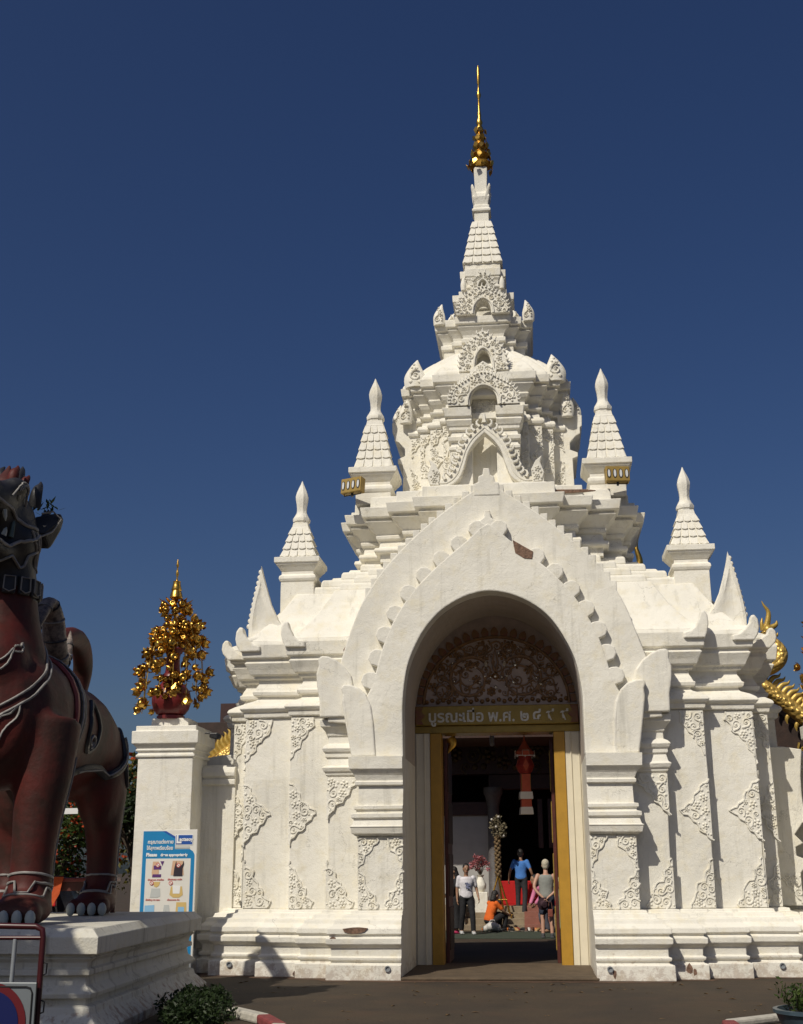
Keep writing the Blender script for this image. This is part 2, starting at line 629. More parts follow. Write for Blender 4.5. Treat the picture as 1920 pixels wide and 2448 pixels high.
def corner_poly(kind, w, h):
    """right-hand corner at x = 0, panel spreads to -x"""
    if kind == 'top':
        P = [(0, 0), (0, -h), (-.18 * w, -.82 * h), (-.42 * w, -.62 * h), (-.74 * w, -.40 * h), (-.96 * w, -.18 * h), (-w, 0)]
        fr = [1, 2, 3, 4, 5, 6]
    elif kind == 'mid':
        P = [(0, -.5 * h), (-.28 * w, -.34 * h), (-.62 * w, -.17 * h), (-w, 0), (-.66 * w, .13 * h), (-.42 * w, .27 * h), (-.2 * w, .42 * h), (0, .5 * h)]
        fr = list(range(8))
    else:
        P = [(0, 0), (-.95 * w, 0), (-w, .13 * h), (-.78 * w, .27 * h), (-.74 * w, .42 * h), (-.42 * w, .55 * h), (-.34 * w, .74 * h), (-.12 * w, .88 * h), (0, h)]
        fr = list(range(1, 9))
    return P, fr


_panels = {}


def stucco(parent, kind, w, h, x, y, z, side, seed, r0=.075, hh=.028, name='stucco_ornament'):
    """side +1: hugs a right-hand edge at x, -1: a left-hand edge"""
    key = (kind, w, h, seed % 6, r0)
    if key not in _panels:
        P, fr = corner_poly(kind, w, h)
        _panels[key] = panel(P, (seed % 6) * 7 + len(_panels), r0, hh, fr).mesh(name, WHITE, False, .004, 9.0)
    return link(name, _panels[key], parent, (x, y, z), None, (side, 1, 1))


# ------------------------------------------------------------------ redented plans
def quarter_plan(pts):
    """front-right quadrant corners (x, y towards the camera) -> list of (x, y) from the centre line round to the side"""
    out = []
    for i, (x, y) in enumerate(pts):
        out.append((x, y))
        if i + 1 < len(pts): out.append((x, pts[i + 1][1]))
    return out


def plan_full(pts, d, z, ax, back=1.0):
    q = [(x + d, y + d) for x, y in quarter_plan(pts)]
    fr = [(x, ax - y) for x, y in q]                       # front right, centre -> side
    br = [(x, ax + y * back) for x, y in reversed(q)]      # back right
    ring = fr + br + [(-x, y) for x, y in reversed(br)] + [(-x, y) for x, y in reversed(fr)]
    return [(x, y, z) for x, y in ring]


def plan_half(pts, d, z, ax, back, xin):
    q = [(x + d, y + d) for x, y in quarter_plan(pts)]
    ring = [(xin, ax - q[0][1])] + [(x, ax - y) for x, y in q] + [(x, ax + y * back) for x, y in reversed(q)] + [(xin, ax + q[0][1] * back)]
    return [(x, y, z) for x, y in ring]


# ================================================================== THE GROUND
g = MB()
N = 60
g.box(-600, -400, -0.4, 600, 900, 0.0)
ground = g.build('ground', GROUND)
tag(ground, 'worn brown asphalt ground in front of and behind the white gate', kind='structure')

# red-brown soil washed up against the foot of the gate, and litter on the asphalt
SOIL = mat('washed_soil', (.115, .062, .034), .95, 0, vscale=5, col2=(.06, .036, .022), bump=.6, bscale=45)
rnd = random.Random(77)
sl_ = MB()
n = 90
for k in range(n):
    x0, x1 = lerp(-5.6, 8.0, k / n), lerp(-5.6, 8.0, (k + 1) / n)
    def fy(x):
        a = abs(x)
        b = 19.62 if a < 2.7 else 20.0 if a < 3.3 else 20.25 if a < 3.9 else 20.45 if a < 4.8 else 21.0
        return b - .16 - .22 * abs(noise.noise(Vector((x * .9, 3.1, 0)))) - .10 * noise.noise(Vector((x * 4.1, 8.1, 0)))
    sl_.add([(x0, fy(x0), .004), (x1, fy(x1), .004), (x1, 21.6, .004), (x0, 21.6, .004)], [(0, 1, 2, 3)])
soil_o = sl_.build('soil_strip', SOIL)
tag(soil_o, 'strip of reddish soil along the foot of the gate', kind='structure')
lt = MB()
for k in range(170):
    x, y = rnd.uniform(-5, 5), 12 + 7.4 * rnd.random() ** .6
    a = rnd.uniform(0, 6.28); l = rnd.uniform(.02, .06)
    c, s_ = math.cos(a) * l, math.sin(a) * l
    h = rnd.uniform(.004, .02)
    lt.add([(x - c, y - s_, .005), (x - s_ * .4, y + c * .4, h), (x + c, y + s_, .006), (x + s_ * .4, y - c * .4, h)], [(0, 1, 2, 3)])
lo = lt.build('fallen_leaves', mat('dry_leaf', (.20, .12, .05), .8, 0, var=.5, vscale=3))
tag(lo, 'dry leaves and grit scattered over the asphalt', kind='stuff')

# ================================================================== THE GATE
AX = 23.2
BK = 0.8
gate = world_root(thing('temple_gate', 'tall white stucco temple gate with tiered spire and golden tip', 'temple gate', (0, 22.5, 0)))
P0 = [(2.72, 2.75), (3.40, 2.52), (4.22, 2.28), (4.55, 1.8), (4.85, 0.9)]
BASE = [(0.0, .43), (.22, .43), (.245, .36), (.27, .36), (.285, .395), (.325, .40), (.34, .355), (.46, .36), (.52, .43), (.60, .435), (.625, .38), (.65, .38), (.665, .42), (.74, .41), (.80, .33), (.86, .31), (.875, .22), (.93, .20), (.945, .10), (.99, .09), (1.0, 0.0)]


def mirrored(mb, name, material, parent, **k):
    a = mb.build(name, material, parent, **k)
    b = a.copy()
    COL.objects.link(b)
    b.scale = (-1, 1, 1)
    return a, b


def half_stack(name, plan, prof, xin, ax=AX, back=BK, bevel=.012, jit=.008, **k):
    mb = MB()
    mb.loft([plan_half(plan, d, z, ax, back, xin) for z, d in prof])
    return mirrored(mb, name, WHITE, gate, bevel=bevel, jit=jit, **k)


def full_stack(name, plan, prof, ax=AX, back=1.0, bevel=.01, jit=.006, material=None, cx=0.0):
    mb = MB()
    mb.loft([plan_full(plan, d, z, ax, back) for z, d in prof])
    if cx: mb.xf(Matrix.Translation((cx, 0, 0)))
    return mb.build(name, material or WHITE, gate, bevel=bevel, jit=jit)


# --- lower body, the two halves either side of the passage
half_stack('moulded_base', P0, BASE, 1.47, bevel=.014, jit=.012)
half_stack('wall', P0, [(1.0, -.002), (2.0, .0), (3.08, .02), (4.1, .0)], 1.47, jit=.016)
# B bay has its own lower capital, from which the outer arch springs
CAP_CDE = [(4.10, 0), (4.115, .05), (4.20, .06), (4.215, .09), (4.26, .125), (4.31, .10), (4.37, .01), (4.43, -.12), (4.49, -.15), (4.505, -.07), (4.57, -.055), (4.585, -.09), (4.64, -.11), (4.70, -.145), (4.775, -.15), (4.79, -.08), (4.84, -.075), (4.855, -.02), (4.94, .015), (5.05, .07), (5.075, .04), (5.12, .04), (5.135, .10), (5.36, .13), (5.42, .11)]
P0b = [(2.45, 2.3), (3.40, 2.52), (4.22, 2.28), (4.55, 1.8), (4.85, 0.9)]
P0b = [(3.40, 2.52), (4.22, 2.28), (4.55, 1.8), (4.85, 0.9)]
half_stack('cornice', P0b, CAP_CDE, 1.47, bevel=.012, jit=.012)

# concave roof from the eaves up to the stepped neck
P1 = [(2.75, 2.08), (3.5, 1.80), (3.68, 1.32), (3.78, .72)]
rings = []
for k in range(11):
    t = k / 10
    z = 5.42 + .95 * t ** 1.35
    pl = [(lerp(a[0] + .11, b[0], t), lerp(a[1] + .11, b[1], t)) for a, b in zip(P0b, P1)]
    rings.append(plan_half(pl, 0, z, AX, BK, 1.3))
mirrored(MB().loft(rings), 'roof', WHITE, gate, bevel=.02, jit=.02)
P2 = [(1.0, 2.2), (1.5, 1.95), (2.0, 1.65), (2.35, 1.2), (2.5, .7)]
P2h = [(1.75, 1.8), (2.1, 1.55), (2.42, 1.2), (2.55, .72)]
for k in range(4):
    t = k / 4
    z0 = 6.37 + .145 * k
    pl = [(lerp(a[0], b[0], t), lerp(a[1], b[1], t)) for a, b in zip(P1, P2h)]
    prof = [(z0, -.06), (z0 + .11, -.07), (z0 + .145, -.10)]
    half_stack('roof_step', pl, prof, 1.0, bevel=.02, jit=.02)
# solid core above the passage
MB().box(-1.46, 22.76, 4.7, 1.46, 25.1, 6.95).build('passage_core', WHITE, gate)
MB().box(-1.465, 22.76, 4.45, 1.465, 25.15, 4.69).build('passage_ceiling', DARKWOOD, gate)  # dark board: its colour stands in for the shade under the passage

# --- second tier and its platform
TIER2 = [(6.94, 0), (7.1, 0), (7.11, .09), (7.15, .11), (7.2, .09), (7.22, .02), (7.35, 0), (7.365, .06), (7.43, .075), (7.445, .05), (7.55, .14), (7.655, .25), (7.67, .21), (7.71, .21), (7.725, .30), (7.90, .335), (7.92, .17), (8.14, .16), (8.16, .02), (8.2, .0)]
full_stack('second_tier', P2, TIER2, back=.85, bevel=.014, jit=.014)

# --- tower body
T = [(.80, 1.42), (1.05, 1.22), (1.26, 1.00), (1.46, .78)]
full_stack('tower_base', T, [(8.1, .13), (8.40, .13), (8.42, .05), (8.50, .04)], cx=-.05)
full_stack('tower_wall', T, [(8.5, 0), (9.62, 0)], cx=-.05, jit=.01)
TC = [(9.64, 0), (9.66, .04), (9.72, .06), (9.79, .035), (9.82, -.03), (9.89, -.035), (9.91, -.07), (9.96, -.07), (9.98, .0), (10.03, .015), (10.05, -.05), (10.13, -.06), (10.2, .0), (10.28, .04), (10.30, .015), (10.38, .07), (10.47, .135), (10.485, .105), (10.53, .105), (10.545, .165), (10.72, .18)]
full_stack('tower_cornice', T, [(9.62 + (z - 9.64) * .89, d) for z, d in TC], cx=-.05, bevel=.012, jit=.01)
# side pavilions of the tower seen edge-on
for s in (-1, 1):
    prof = [(0, 8.15), (.38, 8.15), (.38, 8.5), (.27, 8.55), (.26, 9.08), (.36, 9.12), (.36, 9.20), (.22, 9.26), (.22, 9.40), (.34, 9.54), (.42, 9.58), (.42, 9.70), (.46, 9.74), (.47, 9.95), (0, 9.97)]
    mb = MB().prism([(s * (1.36 + x) - .05, z) for x, z in prof], AX - .78, AX + .62)
    mb.build('side_pavilion', WHITE, gate, bevel=.01, jit=.008)
# convex dome
full_stack('tower_dome', T, [(10.57, .15), (10.64, .135), (10.76, .06), (10.90, -.05), (11.05, -.17), (11.20, -.30), (11.32, -.42), (11.40, -.52)], cx=-.055, bevel=.03, jit=.014)
V = [(.38, .90), (.58, .76), (.80, .58)]
full_stack('upper_tier', V, [(11.25, 0), (11.48, 0), (11.495, .05), (11.58, .055), (11.595, .015), (11.66, .03), (11.74, .08), (11.80, .13), (11.815, .10), (11.84, .10), (11.855, .16), (12.0, .175), (12.02, .02)], cx=-.06)
W = [(.36, .58), (.50, .42)]
full_stack('upper_tier', W, [(12.01, 0), (12.34, 0), (12.36, .04), (12.42, .05), (12.44, .02), (12.52, .07), (12.54, .10), (12.56, .085), (12.575, .115), (12.72, .12), (12.735, .0)], cx=-.06)
W2 = [(.30, .40), (.40, .30)]
full_stack('upper_tier', W2, [(12.73, .0), (12.90, 0), (12.92, .035), (12.97, .035), (12.99, .0), (13.08, .02), (13.13, .05), (13.15, .03), (13.17, .06), (13.33, .065), (13.34, -.02)], cx=-.06)


# --- tiled pyramids (spire and pinnacles)
def tiled_pyramid(parent, c, w0, w1, z0, z1, rows, nt, tile_name='tile', thick=.018):
    """square pyramid whose front and side faces carry rows of overlapping stucco tiles, each a piece"""
    core = MB().sq([(w0 * .97, z0), (w1 * .97, z1)], c).build('pyramid_core', WHITE, parent)
    for r in range(rows):
        ta, tb = r / rows, (r + 1) / rows
        wa, wb = lerp(w0, w1, ta), lerp(w0, w1, tb)
        za, zb = lerp(z0, z1, ta), lerp(z0, z1, tb)
        # each row flares at its lower edge: a course slab behind the tiles
        n = nt if r < rows - 1 else max(2, nt - 1)
        for face in range(3):
            for i in range(n):
                u0, u1 = -1 + 2 * i / n, -1 + 2 * (i + 1) / n
                gp = .012
                xa0, xa1 = u0 * wa + gp, u1 * wa - gp
                xb0, xb1 = u0 * wb + gp, u1 * wb - gp
                o1, o0 = thick * .3 + .006, .004
                zt, zl = zb - .012, za + .008
                # bottom edge drops to a shallow point
                xm = (xa0 + xa1) / 2
                ring0 = [(xa0, -wa - o1, zl + .02), (xm, -wa - o1, zl), (xa1, -wa - o1, zl + .02), (xb1, -wb - o0, zt), (xb0, -wb - o0, zt)]
                ring1 = [(x, y + .06, z) for x, y, z in ring0]
                mb = MB().loft([ring0, ring1])
                if face: mb.xf(Matrix.Rotation(R(90 if face == 1 else -90), 4, 'Z'))
                mb.xf(Matrix.Translation(c))
                mb.build(tile_name, WHITE, parent, jit=.004)


def bud_finial(mb, c, s, n=4):
    """flattened square bud on a moulded neck"""
    prof = [(.165, 0), (.165, .035), (.185, .05), (.19, .11), (.17, .15), (.145, .19), (.11, .26), (.105, .33), (.115, .45), (.135, .56), (.138, .64), (.115, .73), (.075, .83), (.035, .92), (.008, 1.0)]
    rings = []
    for r, z in prof:
        r *= .98
        k = []
        for a in range(8):
            t = 2 * math.pi * (a + .5) / 8
            e = 1.0 / max(abs(math.cos(t)), abs(math.sin(t)))
            e = lerp(1, e, .75)
            k.append((c[0] + r * s * e * math.cos(t), c[1] + r * s * e * math.sin(t), c[2] + z * s))
        rings.append(k)
    mb.loft(rings)


def pinnacle(loc, s, w, rows, hp):
    p = MB()
    # moulded base
    prof = [(.82 * w, -.75 if s < 1 else -.05), (.82 * w, 0), (.82 * w, .16 * s), (.86 * w, .17 * s), (.92 * w, .22 * s), (.9 * w, .27 * s), (.8 * w, .30 * s), (.8 * w, .36 * s), (.84 * w, .37 * s), (.95 * w, .43 * s), (1.06 * w, .48 * s), (1.06 * w, .5 * s), (1.13 * w, .51 * s), (1.13 * w, .61 * s), (.9 * w, .62 * s)]
    p.sq(prof)
    zt = .62 * s + hp
    o = p.build('pinnacle', WHITE, gate, jit=.006, bevel=.012, loc=loc)
    tiled_pyramid(o, (0, 0, 0), .88 * w, .44 * w, .62 * s, zt, rows, 4)
    MB().sq([(.44 * w, zt - .005), (.40 * w, zt + .02), (.36 * w, zt + .10 * s), (.36 * w, zt + .105 * s)]).build('pinnacle_neck', WHITE, o, jit=.004, bevel=.01)
    q = MB()
    bud_finial(q, (0, 0, zt + .10 * s), .86 * s, 4)
    q.build('finial', WHITE, o, jit=.004, auto=40)
    return o


for s in (-1, 1):
    pinnacle((s * 3.5, 21.75, 6.46), .98, .37, 4, .60)
    pinnacle((s * 2.15, 22.0, 8.15), 1.05, .40, 5, .90)

# spire: tiled pyramid, neck, leaves, shaft
sp = MB()
SX, SY = -.06, AX
MB().sq([(.36, 13.34), (.36, 13.49), (.30, 13.50)], (SX, SY, 0)).build('spire_foot', WHITE, gate, jit=.004, bevel=.012)
sp.sq([(.17, 14.53), (.15, 14.58), (.15, 14.78), (.19, 14.80), (.195, 14.85), (.165, 14.88), (.165, 14.95), (.14, 14.96), (.15, 15.02), (.18, 15.14), (.165, 15.22), (.125, 15.28), (.14, 15.85), (.10, 15.9), (.03, 16.0)], (SX, SY, 0))
spire = sp.build('spire_shaft', WHITE, gate, jit=.004, bevel=.012)
tiled_pyramid(gate, (SX, SY, 0), .395, .195, 13.49, 14.55, 6, 4)
for a in range(4):
    h = MB()
    horn(h, [(0, -.10, 15.0), (0, -.17, 15.1), (0, -.215, 15.25), (0, -.25, 15.38), (0, -.25, 15.43)], [.05, .075, .06, .035, .01], [.03, .035, .03, .025, .01])
    h.xf(Matrix.Translation((SX, SY, 0)) @ Matrix.Rotation(R(45 + 90 * a), 4, 'Z'))
    h.build('spire_leaf', WHITE, gate, auto=50)
# gilded tip: stacked umbrella tiers hung with leaves, then a ringed rod
tip = MB()
tip.lathe([(0.0375, 15.85), (0.2, 15.92), (0.2687, 15.97), (0.125, 16.1), (0.1688, 16.15), (0.2063, 16.2), (0.1125, 16.33), (0.1375, 16.38), (0.1625, 16.43), (0.0875, 16.55), (0.1063, 16.6), (0.125, 16.64), (0.06875, 16.76), (0.0875, 16.8), (0.09375, 16.83), (0.05, 16.95), (0.06875, 17.0), (0.06875, 17.03), (0.0375, 17.12), (0.04375, 17.2), (0.03, 17.3), (0.0225, 17.6), (0.05, 17.68), (0.05, 17.72), (0.0175, 17.82), (0.015, 17.95), (0.03375, 18.0), (0.03375, 18.33), (0.0075, 18.45)], 12, (SX, SY, 0))
tipo = tip.build('gilded_tip', GOLD, gate, auto=35)
rnd = random.Random(5)
lf = MB()
lf.loft([[(-.004, 0, .0), (.004, 0, 0), (.004, .004, 0), (-.004, .004, 0)], [(-.028, -.006, -.035), (.028, -.006, -.035), (.028, .006, -.035), (-.028, .006, -.035)], [(-.022, -.004, -.06), (.022, -.004, -.06), (.022, .008, -.06), (-.022, .008, -.06)], [(-.002, 0, -.10), (.002, 0, -.10), (.002, .004, -.10), (-.002, .004, -.10)]])
leaf_me = lf.mesh('gilded_leaf', GOLD)
for z, r, n in ((15.97, .235, 10), (16.2, .19, 8), (16.43, .15, 8), (16.64, .12, 6), (16.83, .10, 5)):
    for k in range(n):
        a = 2 * math.pi * (k + rnd.random() * .3) / n
        link('gilded_leaf', leaf_me, gate, (SX + r * (1.0 + .3 * (k % 2)) * math.cos(a), SY + r * (1.0 + .3 * (k % 2)) * math.sin(a), z + .03), (rnd.uniform(-.5, .3), rnd.uniform(-.4, .4), a - math.pi / 2), (1.9, 1.5, 1.5))

# --- inner portal (bay A): pilasters, capitals
for s in (1, -1):
    def rect(d, z, din=0.0):
        return [(s * (1.46), 20.1 - d, z), (s * (2.18 + d), 20.1 - d, z), (s * (2.18 + d), 20.62, z), (s * 1.46, 20.62, z)]
    MB().loft([rect(d, z) for z, d in BASE]).build('portal_base', WHITE, gate, bevel=.016, jit=.014)
    MB().loft([rect(-.001, 1.0), rect(.01, 1.6), rect(0, 2.12)]).build('portal_pilaster', WHITE, gate, bevel=.014, jit=.012)
    capA = [(2.12, 0), (2.125, .05), (2.14, .055), (2.155, .09), (2.24, .11), (2.26, .125), (2.28, .09), (2.37, .06), (2.40, .10), (2.46, .10), (2.48, .03), (2.52, .03), (2.535, .065), (2.585, .065), (2.60, .0), (2.90, -.01), (2.915, .045), (2.965, .05), (2.98, .025), (3.07, .06), (3.15, .12), (3.165, .14), (3.36, .15)]
    MB().loft([rect(d, z) for z, d in capA]).build('portal_capital', WHITE, gate, bevel=.012, jit=.012)
    # bay B: capital
    capB = [(3.08, .02), (3.10, .05), (3.14, .055), (3.155, .08), (3.22, .105), (3.25, .06), (3.37, .03), (3.385, .06), (3.455, .06), (3.47, .085), (3.53, .11), (3.58, .07), (3.62, .0), (3.72, -.03), (3.735, .03), (3.78, .04), (3.87, .11), (3.88, .13), (4.0, .14), (4.02, .03)]
    MB().loft([[(s * 1.9, 20.45 - d, z), (s * (2.72 + d), 20.45 - d, z), (s * (2.72 + d), 20.75, z), (s * 1.9, 20.75, z)] for z, d in capB]).build('bay_capital', WHITE, gate, bevel=.01, jit=.01)

# --- the two arches
arc = [(1.46, 3.36), (1.46, 3.8), (1.455, 4.25), (1.42, 4.6), (1.36, 4.88), (1.25, 5.15), (1.09, 5.43), (.88, 5.68), (.64, 5.86), (.36, 5.99), (.12, 6.045), (0, 6.055)]
band = [(2.28, 3.36), (2.20, 3.8), (2.12, 4.2), (1.97, 4.5), (1.87, 4.88), (1.74, 5.28), (1.56, 5.66), (1.32, 6.03), (1.02, 6.36), (.68, 6.66), (.32, 6.95), (0, 7.22)]
inner = [(x - .03, z) for x, z in arc[::-1]]
full_in = arc + [(-x, z) for x, z in arc[-2::-1]]
full_band = band + [(-x, z) for x, z in band[-2::-1]]


def resample(pts, n):
    P = [Vector(p) for p in pts]
    L = [0]
    for i in range(len(P) - 1): L.append(L[-1] + (P[i + 1] - P[i]).length)
    out = []
    for k in range(n):
        d = L[-1] * k / (n - 1)
        i = 0
        while i < len(P) - 2 and L[i + 1] < d: i += 1
        t = (d - L[i]) / max(L[i + 1] - L[i], 1e-9)
        out.append(tuple(P[i].lerp(P[i + 1], min(t, 1))))
    return out


sm = lambda pts, n=6: [tuple(v[:2]) for v in spline([(x, z, 0) for x, z in pts], n)]
A_in, A_out = resample(sm(full_in), 61), resample(sm(full_band), 61)
MB().strip(A_in, A_out, 20.1, 20.5).build('inner_arch', WHITE, gate, bevel=.02, jit=.012)
# curled tails at the arch's springing
for s in (1, -1):
    tail = [(1.9, 3.362), (2.30, 3.362), (2.36, 3.7), (2.42, 4.05), (2.45, 4.25), (2.44, 4.38), (2.475, 4.48), (2.43, 4.535), (2.32, 4.53), (2.18, 4.48), (2.06, 4.37), (1.97, 4.18), (1.93, 3.9)]
    MB().prism([(s * x, z) for x, z in tail], 20.07, 20.52).build('arch_tail', WHITE, gate, bevel=.03, seg=3, jit=.015)
    # outer arch (bay B) with its own tail
    tail2 = [(2.34, 4.02), (2.84, 4.02), (2.85, 4.3), (2.90, 4.55), (2.91, 4.74), (2.87, 4.88), (2.89, 4.99), (2.83, 5.04), (2.72, 5.03), (2.58, 4.97), (2.44, 4.86), (2.33, 4.70), (2.28, 4.45)]
    MB().prism([(s * x, z) for x, z in tail2], 20.20, 20.78).build('arch_tail', WHITE, gate, bevel=.03, seg=3, jit=.015)
oi = [(2.18, 3.9), (2.08, 4.2), (1.92, 4.5), (1.82, 4.86), (1.69, 5.24), (1.5, 5.62), (1.26, 5.98), (.96, 6.3), (.62, 6.58), (.3, 6.86), (0, 7.1)]
oo = [(2.72, 3.95), (2.66, 4.3), (2.56, 4.75), (2.46, 5.1), (2.33, 5.5), (2.13, 5.98), (1.84, 6.43), (1.46, 6.87), (1.05, 7.24), (.6, 7.60), (.25, 7.84), (0, 8.0)]
B_in = resample(sm(oi + [(-x, z) for x, z in oi[-2::-1]]), 61)
B_out = resample(sm(oo + [(-x, z) for x, z in oo[-2::-1]]), 61)
# stepped crest along the upper slopes
B_st = []
for i, (x, z) in enumerate(B_out):
    B_st.append((x, z))
MB().strip(B_in, B_st, 20.25, 21.35).build('outer_arch', WHITE, gate, bevel=.02, jit=.012)
rnd = random.Random(3)
for s in (1, -1):
    n = 15
    for k in range(n):
        t = k / n
        i = lerp(13.5, 29.5, t)
        a = Vector(B_out[int(i)]); b = Vector(B_out[int(i) + 1])
        p = a.lerp(b, i % 1)
        h = .13 + .04 * rnd.random()
        w = .12
        MB().box(s * p.x - w / 2, 20.26, p.y - .15, s * p.x + w / 2, 21.3, p.y + h * .55).build('crest_step', WHITE, gate, bevel=.012, jit=.012)
MB().prism([(-.24, 7.75), (.22, 7.75), (.21, 7.98), (.14, 8.0), (.13, 8.10), (.07, 8.12), (.055, 8.24), (-.05, 8.25), (-.07, 8.13), (-.14, 8.11), (-.15, 8.0), (-.23, 7.97)], 20.24, 21.2).build('gable_peak', WHITE, gate, bevel=.02, jit=.012)
MB().prism([(-.16, 7.05), (.16, 7.05), (.15, 7.25), (.06, 7.32), (.045, 7.45), (-.045, 7.46), (-.06, 7.33), (-.15, 7.26)], 20.11, 20.45).build('gable_peak', WHITE, gate, bevel=.02, jit=.012)
# petals along the inner arch, each a piece
for s in (1, -1):
    pts = resample(sm(band)[16:], 10)
    for k in range(0, 9):
        a, b = Vector(pts[k]), Vector(pts[k + 1])
        t = (b - a).normalized(); nrm = Vector((t.y, -t.x)); l = (b - a).length
        w = .20
        pl = []
        c = a.lerp(b, .5)
        sh = [(-.56, -.5), (.56, -.5), (.58, .2), (.50, .62), (.22, .95), (-.22, .95), (-.52, .60)]
        for u, v in sh:
            q = c + t * u * l * .64 + nrm * v * w
            pl.append((s * q.x, q.y))
        if k == 7 and s == 1: continue      # one petal has fallen off and bares the brick
        MB().prism(pl, 20.103 + .006 * (k % 2), 20.40).build('petal', WHITE, gate, bevel=.018, jit=.012)
pb = Vector(resample(sm(band)[16:], 10)[7])
MB().prism([(pb.x - .20, pb.y + .20), (pb.x - .17, pb.y - .03), (pb.x - .02, pb.y - .13), (pb.x + .11, pb.y - .14), (pb.x + .14, pb.y - .02), (pb.x - .02, pb.y + .08)], 20.09, 20.35).build('exposed_brick', BRICK, gate, jit=.03)

# --- passage: vault, back wall of the porch with door, frame and lintel
DY = 22.2
vin = [(x, z) for x, z in A_in]
vout = [(x * 1.08, z + .12 if abs(x) < 1.3 else z) for x, z in A_in]
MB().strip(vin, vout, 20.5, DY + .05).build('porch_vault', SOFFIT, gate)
for s in (1, -1):
    MB().box(s * 1.465, 20.62, 0, s * 1.62, 25.2, 4.7).build('passage_wall', WHITE, gate)
    MB().box(s * 1.195, DY + .02, 0, s * 1.464, DY + .5, 3.94).build('door_jamb', CREAM, gate, bevel=.008)
    MB().box(s * 1.28, DY - .005, 0, s * 1.30, DY + .024, 3.94).build('jamb_moulding', CREAM, gate, bevel=.006)
    MB().box(s * 1.425, DY - .005, 0, s * 1.44, DY + .024, 3.94).build('jamb_moulding', CREAM, gate, bevel=.006)
    MB().box(s * .995, DY, 0.03, s * 1.19, DY + .45, 3.94).build('door_frame', YELLOW, gate, bevel=.012)
MB().box(-1.464, DY + .02, 3.942, 1.464, DY + .55, 4.07).build('door_head', OLIVEGOLD, gate, bevel=.01)
lint = MB().box(-1.45, DY - .06, 4.075, 1.45, DY + .1, 4.415).build('inscribed_lintel', OLIVEGOLD, gate, bevel=.012)
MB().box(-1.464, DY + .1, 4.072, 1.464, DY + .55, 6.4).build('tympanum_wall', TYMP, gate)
# sill
MB().box(-1.46, 19.66, 0, 1.5, DY + .5, .05).build('door_sill', mat('sill_stone', (.12, .085, .052), .85, 0, var=.35, vscale=5, bump=.5, bscale=30), gate, bevel=.02, jit=.015)

# door leaves folded back into the passage
for s in (-1, 1):
    lw = 1.15 if s < 0 else .5
    d = MB().box(s * .93, DY + .5, .04, s * .99, DY + .5 + lw, 3.88).build('door_leaf', REDWOOD, gate, bevel=.008)
    for k in range(4):
        MB().box(s * .915, DY + .58, .25 + k * .9, s * .932, DY + .45 + lw, .25 + k * .9 + .72).build('door_panel', DARKWOOD if s < 0 else GOLDP, d, bevel=.02)
# gilded bracket at the door's upper left corner
br = MB()
horn(br, [(-.88, DY + .6, 3.92), (-.83, DY + .6, 3.82), (-.87, DY + .6, 3.74), (-.91, DY + .6, 3.64)], [.10, .075, .05, .01], [.03, .03, .025, .01])
br.build('gilded_bracket', GOLD, gate, auto=40)


def text(s, size, material, parent, loc, rot, name='lettering', ext=.008, align='CENTER', bold=0.0, sx=1.0):
    c = bpy.data.curves.new(name, 'FONT')
    c.body = s
    c.size = size
    c.align_x = align
    c.align_y = 'CENTER'
    c.extrude = ext
    c.offset = bold
    c.resolution_u = 3
    t = bpy.data.objects.new('tmp', c)
    COL.objects.link(t)
    bpy.context.view_layer.update()
    dg = bpy.context.evaluated_depsgraph_get()
    me = bpy.data.meshes.new_from_object(t.evaluated_get(dg))
    bpy.data.objects.remove(t)
    me.materials.clear()
    me.materials.append(material)
    for v in me.vertices: v.co.x *= sx
    me.name = name
    return link(name, me, parent, loc, rot)


for s_, x, al in (('บูรณะ', -1.22, 'LEFT'), ('เมื่อ', -.62, 'LEFT'), ('พ.ศ.', -.15, 'LEFT'), ('๒', .50, 'CENTER'), ('๔', .72, 'CENTER'), ('๙', .94, 'CENTER'), ('๙', 1.19, 'CENTER')):
    text(s_, .33 if s_ in '๔๙' else .28, LETTER, gate, (x, DY - .067, 4.215 + (.02 if s_ in '๔๙' else 0)), (R(90), 0, 0), ext=.01, align=al, bold=.006, sx=.98)
# carved lozenges at the lintel's ends
for s in (-1, 1):
    MB().prism([(s * 1.445, 4.09), (s * 1.30, 4.09), (s * 1.34, 4.17), (s * 1.26, 4.245), (s * 1.34, 4.32), (s * 1.30, 4.40), (s * 1.445, 4.40)], DY - .08, DY - .055).build('lintel_carving', CARVE, gate, bevel=.006)

# --- tympanum carving: petals, scrolls, mirror drops
TZ, TR = 4.46, 1.32
ty = MB()
rim = [((TR - .02) * math.cos(a), TZ + (TR - .02) * .93 * math.sin(a)) for a in [math.pi * k / 36 for k in range(37)]]
ridge(ty, rim, .028, .05)
scrolls = []


def vine(cx, cz, r, turns, a0, sg, rad):
    pts = []
    n = 30
    for i in range(n + 1):
        t = i / n
        a = a0 + sg * t * turns * 2 * math.pi
        rr = r * (1 - .78 * t)
        pts.append((cx + rr * math.cos(a), cz + rr * math.sin(a)))
    ridge(ty, pts, rad, .045, taper=True)
    for i in range(2, n, 3):       # leaves thrown off the vine
        x, z = pts[i]
        a = a0 + sg * i / n * turns * 2 * math.pi
        for q in (-.6, .7):
            b = a + q * sg
            l = rad * 2.6
            ridge(ty, [(x, z), (x + l * .7 * math.cos(b), z + l * .7 * math.sin(b)), (x + l * 1.3 * math.cos(b + .5 * sg), z + l * 1.3 * math.sin(b + .5 * sg))], rad * .7, .035, taper=True)


